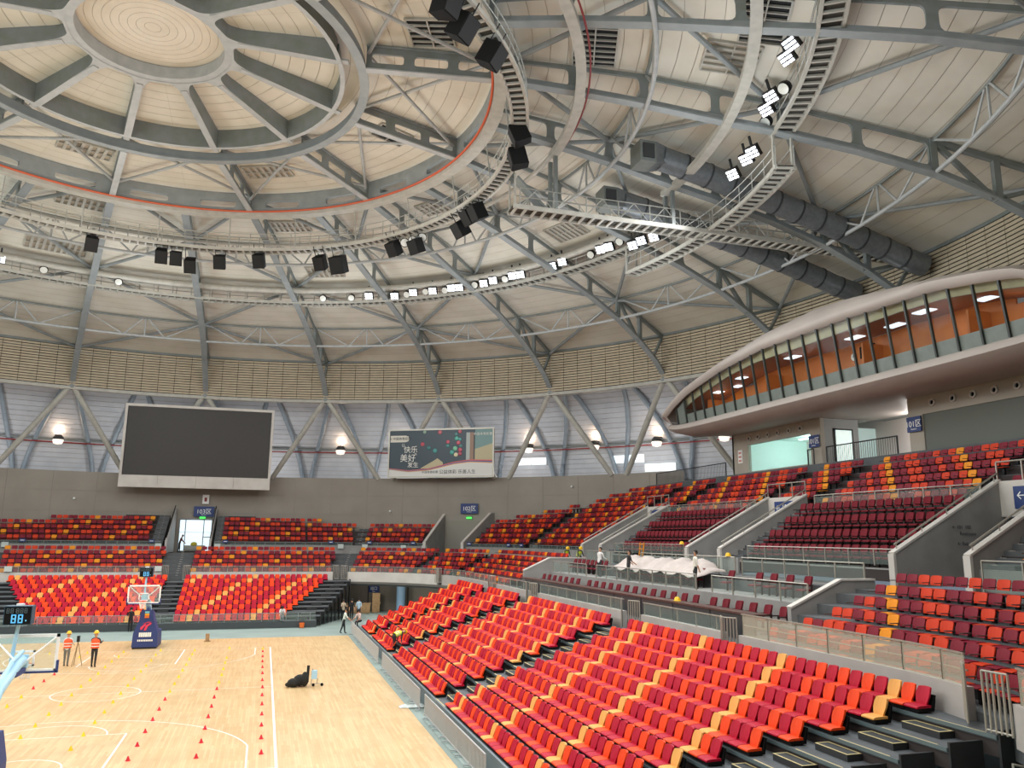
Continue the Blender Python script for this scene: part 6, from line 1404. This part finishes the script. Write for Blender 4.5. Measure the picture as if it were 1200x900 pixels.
# ================================================================ PEOPLE
def rotx(v, a): return Vector((v.x, v.y*cos(a)-v.z*sin(a), v.y*sin(a)+v.z*cos(a)))
def person(loc, face, h=1.72, lean=0, arms=((10, 8), (10, 8)), legs=((2, 2), (-2, 2)), drop=0., shirt='#cccccc', trousers='#26282c', sleeves=True, helmet=False, vest=None, label='', hair=True, head_pitch=0, splay=.1, bag=None):
    """faces local +Y; arms: (shoulder pitch forward, elbow bend) degrees; legs: (hip forward, knee bend)"""
    s = h/1.75; t = thing('person', loc, label, 'person'); R = radians
    P = Vector((0, 0, .93-drop)); V_ = []; E_ = []; Rr = []; kind = []
    def vtx(p, r): V_.append(Vector(p)*s); Rr.append(r*s); return len(V_)-1
    def edge(a, b, k): E_.append((a, b)); kind.append(k)
    up = rotx(Vector((0, 0, 1)), -R(lean)); fw = rotx(Vector((0, 1, 0)), -R(lean))
    pel = vtx(P, .15); wst = vtx(P+up*.18, .135); chs = vtx(P+up*.36, .16); nk0 = vtx(P+up*.5, .1); nk = vtx(P+up*.56, .055)
    hu = rotx(up, -R(head_pitch)); hf = rotx(fw, -R(head_pitch)); h0 = vtx(P+up*.56+hu*.1, .085); h1 = vtx(P+up*.56+hu*.19, .095); h2 = vtx(P+up*.56+hu*.26, .06)
    edge(pel, wst, 'shirt'); edge(wst, chs, 'shirt'); edge(chs, nk0, 'shirt'); edge(nk0, nk, 'skin'); edge(nk, h0, 'skin'); edge(h0, h1, 'skin'); edge(h1, h2, 'skin')
    hands = []
    for sx, (sp, eb) in zip((-1, 1), arms):
        sh = P+up*.47+Vector((sx*.18, 0, 0)); a = vtx(sh, .062); edge(nk0, a, 'shirt')
        dn = rotx(-up, R(sp)); d1 = (dn+Vector((sx*splay, 0, 0))).normalized(); el = sh+d1*.28; b = vtx(el, .047); edge(a, b, 'shirt')
        d2 = rotx(d1, R(eb)); wr_ = el+d2*.25; c = vtx(wr_, .032); edge(b, c, 'shirt' if sleeves else 'skin'); hd = wr_+d2*.08; d = vtx(hd, .036); edge(c, d, 'skin'); hands.append((hd, d2, sx))
    for sx, (hp, kb) in zip((-1, 1), legs):
        hj = P+Vector((sx*.09, 0, -.04)); a = vtx(hj, .095); edge(pel, a, 'leg'); d1 = rotx(Vector((0, 0, -1)), R(hp)); kn = hj+d1*.42; b = vtx(kn, .065); edge(a, b, 'leg')
        d2 = rotx(d1, -R(kb)); an = kn+d2*.4; c = vtx(an, .045); edge(b, c, 'leg'); f0 = an+Vector((0, .0, -.035)); d = vtx(f0+Vector((0, .02, 0)), .045); edge(c, d, 'shoe'); e = vtx(f0+Vector((0, .15, -.01)), .035); edge(d, e, 'shoe')
    me = bpy.data.meshes.new('body'); me.from_pydata([tuple(v) for v in V_], E_, []); ob = bpy.data.objects.new('tmp', me); COL.objects.link(ob)
    mod = ob.modifiers.new('skin', 'SKIN'); mod.use_smooth_shade = True
    for i, r in enumerate(Rr): me.skin_vertices[0].data[i].radius = (r, r*(.72 if i in (0, 1, 2) else 1)); 
    me.skin_vertices[0].data[0].use_root = True
    sd = ob.modifiers.new('sub', 'SUBSURF'); sd.levels = 1; sd.render_levels = 1
    dg = bpy.context.evaluated_depsgraph_get(); bme = bpy.data.meshes.new_from_object(ob.evaluated_get(dg)); bpy.data.objects.remove(ob)
    bme.name = 'body'; bme.materials.clear()
    K = ['shirt', 'skin', 'leg', 'shoe']; cm = {'shirt': mat('shirt_'+shirt[1:], shirt, .8), 'skin': SKIN, 'leg': mat('trousers_'+trousers[1:], trousers, .8), 'shoe': mat('shoe_dark', '#1b1b1d', .6)}
    for k in K: bme.materials.append(cm[k])
    for pl in bme.polygons:
        c = pl.center; best = None
        for (a, b), k in zip(E_, kind):
            A_, B_ = V_[a], V_[b]; ab = B_-A_; q = max(0, min(1, (c-A_).dot(ab)/max(ab.length_squared, 1e-9))); dd = (c-(A_+ab*q)).length-min(Rr[a], Rr[b])*.5
            if best is None or dd < best[0]: best = (dd, k)
        pl.material_index = K.index(best[1]); pl.use_smooth = True
    body = bpy.data.objects.new('body', bme); COL.objects.link(body); body.parent = t
    fg_ = MB()
    for hd, d2, sx in hands:
        side = Vector((sx, 0, 0)); fr = d2.cross(side).normalized()
        for q, (o_, l) in enumerate(((-.03, .06), (-.01, .075), (.01, .07), (.03, .055))):
            p0 = (hd+fr*o_)*s; p1 = p0+d2*l*.55*s; p2 = p1+(d2*.8-side*.5).normalized()*l*.5*s; fg_.tube([p0, p1, p2], .009*s, 5, 0, .006*s)
        p0 = (hd-d2*.03+fr*.03)*s; fg_.tube([p0, p0+(fr+d2*.5).normalized()*.05*s], .01*s, 5, 0, .007*s)
    fg_.build('fingers', SKIN, t, local=True)
    hc = (P+up*.56+hu*.17)*s
    m = MB(); m.sphere(hc+hf*.1*s-hu*.01*s, .016*s, n=6); m.build('nose', SKIN, t, local=True)
    m = MB(); [m.sphere(hc+hf*.088*s+hu*.03*s+Vector((sx*.033*s, 0, 0)), .009*s, n=6) for sx in (-1, 1)]; m.build('eyes', HAIR, t, local=True)
    m = MB(); [m.sphere(hc+Vector((sx*.092*s, 0, 0)), .022*s, n=6) for sx in (-1, 1)]; m.build('ears', SKIN, t, local=True)
    Mh = Matrix.Translation(hc) @ hu.to_track_quat('Z', 'Y').to_matrix().to_4x4()
    if helmet:
        m = MB(); m.lathe([(0, .2), (.06, .19), (.11, .14), (.13, .06), (.12, .05)], n=14); m.xform(Mh @ Matrix.Scale(s, 4)); o = m.build('helmet', HELM, t, local=True); smooth_auto(o)
        m = MB(); m.lathe([(.125, .055), (.165, .045), (.125, .07)], n=14); m.xform(Mh @ Matrix.Scale(s, 4)); m.build('helmet_brim', HELM, t, local=True)
    else:
        m = MB(); m.sphere((0, -.012, .035), .112, 0, 12, (.95, 1, 1)); m.v = [v if not (v[1] > .05 and v[2] < .07) else (v[0], .05, max(v[2], .05)) for v in m.v]; m.v = [(v[0], v[1], max(v[2], -.06)) for v in m.v]; m.xform(Mh @ Matrix.Scale(s, 4)); o = m.build('hair', HAIR, t, local=True); smooth_auto(o)
    if vest:
        VM = mat('vest_'+vest[1:], vest, .6); RB = mat('reflective_band', '#dfe3dc', .3)
        fr = []
        ringpts = lambda q, rx, ry: [(P+up*q+Vector((rx*cos(2*pi*k/16), 0, 0))+fw*ry*sin(2*pi*k/16))*s for k in range(16)]
        m = MB(); L = [ringpts(q, rx, ry) for q, rx, ry in ((.02, .205, .165), (.18, .195, .16), (.36, .22, .17), (.46, .19, .14), (.53, .09, .09))]
        m.add([v for l in L for v in l], [(i*16+k, i*16+(k+1) % 16, (i+1)*16+(k+1) % 16, (i+1)*16+k) for i in range(4) for k in range(16)]); o = m.build('vest', VM, t, local=True); smooth_auto(o, 80)
        for q in (.1, .24):
            m = MB(); L = [ringpts(q+dq, .212, .172) for dq in (0, .045)]; m.add([v for l in L for v in l], [(k, (k+1) % 16, 16+(k+1) % 16, 16+k) for k in range(16)]); m.build('reflective_band', RB, t, local=True)
    t.rotation_euler = (0, 0, face); return t
PI_ = pi
person((-2.55, 8.8, 0), 0, 1.72, 4, ((15, 20), (35, 40)), ((4, 4), (-4, 4)), 0, '#d8d8d4', '#6d6d68', True, True, '#e8551f', 'worker in orange vest and grey trousers standing by a survey tripod')
person((-1.1, 8.15, 0), -.1, 1.78, 2, ((40, 70), (40, 70)), ((3, 3), (-3, 3)), 0, '#1f2126', '#2a2b2d', True, True, '#e8551f', 'worker in orange vest and dark trousers watching the far end')
t = thing('survey_tripod', (-2.05, 8.75, 0), 'slender survey tripod beside the worker in grey trousers', 'tripod')
for k in range(3): m = MB(); a = 2*pi*k/3; m.tube([(-2.05, 8.75, 1.25), (-2.05+.3*cos(a), 8.75+.3*sin(a), 0)], .02, 6); m.build('leg', mat('tripod_tan', '#8a744c', .6), t)
m = MB(); m.box((-2.12, 8.68, 1.25), (-1.98, 8.82, 1.55)); m.build('instrument', BLACKM, t)
person((-1.75, 24.9, 0), PI_, 1.7, 3, ((10, 30), (15, 30)), ((2, 2), (-2, 2)), 0, '#18191b', '#17181a', False, False, None, 'person in black standing before the far stand', bag=1)
person((8.9, 25.75, .47), PI_, 1.65, 35, ((60, 20), (60, 20)), ((85, 90), (80, 95)), .42, '#e6e4e0', '#8b8d92', False, False, None, 'person in white crouching in the front row of the far stand')
person((13.95, 29.9, 0), PI_+.3, 1.7, 2, ((30, 80), (30, 80)), ((2, 2), (-2, 2)), 0, '#c9b59c', '#1c1c1e', False, False, None, 'person in beige top talking by the end of the far stand')
person((14.65, 29.8, 0), PI_, 1.74, 2, ((10, 10), (12, 15)), ((2, 2), (-2, 2)), 0, '#191a1c', '#1c1c1e', False, False, None, 'person all in black talking by the end of the far stand')
person((15.3, 30.3, 0), PI_-.3, 1.76, 2, ((10, 10), (12, 15)), ((2, 2), (-2, 2)), 0, '#b9d0de', '#3a3c42', False, False, None, 'person in pale blue shirt talking by the end of the far stand')
person((13.15, 20.6, 0), -PI_/2, 1.74, 12, ((45, 20), (40, 20)), ((10, 4), (-14, 6)), 0, '#d4ddd2', '#1b1c1f', False, False, None, 'man in pale green shirt leaning on the first crowd barrier')
person((14.35, 20.9, .35), PI_*.75, 1.7, 20, ((50, 30), (50, 30)), ((80, 80), (80, 80)), .38, '#d9c2b8', '#1d1e22', False, False, None, 'person in pink top sitting at the corner of the right stand')
person((14.75, 7.0, .5), -PI_/2+.4, 1.7, 72, ((60, 10), (60, 10)), ((12, 12), (-4, 12)), .05, '#2a2c30', '#1b1c1f', True, True, '#dfe83a', 'worker in yellow vest bending over the front seats', head_pitch=20)
person((21.6, 31.9, 0), 0, 1.76, 3, ((25, 50), (25, 50)), ((2, 2), (-2, 2)), 0, '#30322f', '#232427', True, False, None, 'man in dark jacket with his back turned near the blue column')
person((20.0, 29.5, 0), PI_/2, 1.5, 10, ((25, 50), (25, 50)), ((5, 5), (-5, 5)), 0, '#1d1f22', '#9fb0c2', True, False, None, 'person in black top and pale trousers behind the top of the right stand front')
person((27.0, 5.5, 4.68), -PI_/2+.5, 1.74, 8, ((35, 40), (35, 40)), ((3, 3), (-3, 3)), 0, '#d9d7d4', '#25262a', True, False, None, 'man in white shirt standing left of the white sheet')
person((26.8, .9, 4.68), -PI_/2, 1.66, 4, ((20, 40), (20, 40)), ((3, 3), (-3, 3)), 0, '#33302f', '#2a2a2c', False, False, None, 'woman in dark apron standing at the white sheet')
person((26.9, -6.3, 4.68), -PI_/2-.2, 1.76, 3, ((8, 8), (8, 12)), ((3, 3), (-3, 3)), 0, '#e3dccf', '#2c2d2e', False, False, None, 'man in cream t-shirt standing at the right end of the white sheet')
person((29.5, 15.3, 5.25), PI_, 1.65, 40, ((60, 30), (60, 30)), ((85, 120), (20, 100)), .45, '#23262c', '#202226', True, True, '#dfe83a', 'kneeling worker in yellow vest on the walkway behind the far red chairs')
person((29.6, 18.3, 5.25), PI_, 1.65, 45, ((60, 30), (60, 30)), ((85, 120), (20, 100)), .45, '#23262c', '#202226', True, True, '#dfe83a', 'second kneeling worker near the far end of the guest walkway')
person((-.75, 45.2, 5.25), -PI_/2, 1.72, 18, ((45, 20), (45, 20)), ((5, 5), (-5, 5)), 0, '#5c2a26', '#1e1f22', True, False, None, 'worker in dark red top pushing a roll in the bright far doorway')
t = thing('fabric_roll', (.7, 45.5, 5.25), 'grey roll with a yellow bundle on it in the bright far doorway', 'roll'); m = MB(); m.tube([(-.3, 45.5, 5.6), (1.6, 45.5, 5.6)], .34, 14); smooth_auto(m.build('roll', mat('roll_grey', '#8b8a84', .8), t)); m = MB(); m.sphere((.55, 45.5, 6.05), .32, sc=(1, .8, .7)); m.build('bundle', mat('bundle_olive', '#b5a93a', .8), t)
flush_seats(300)
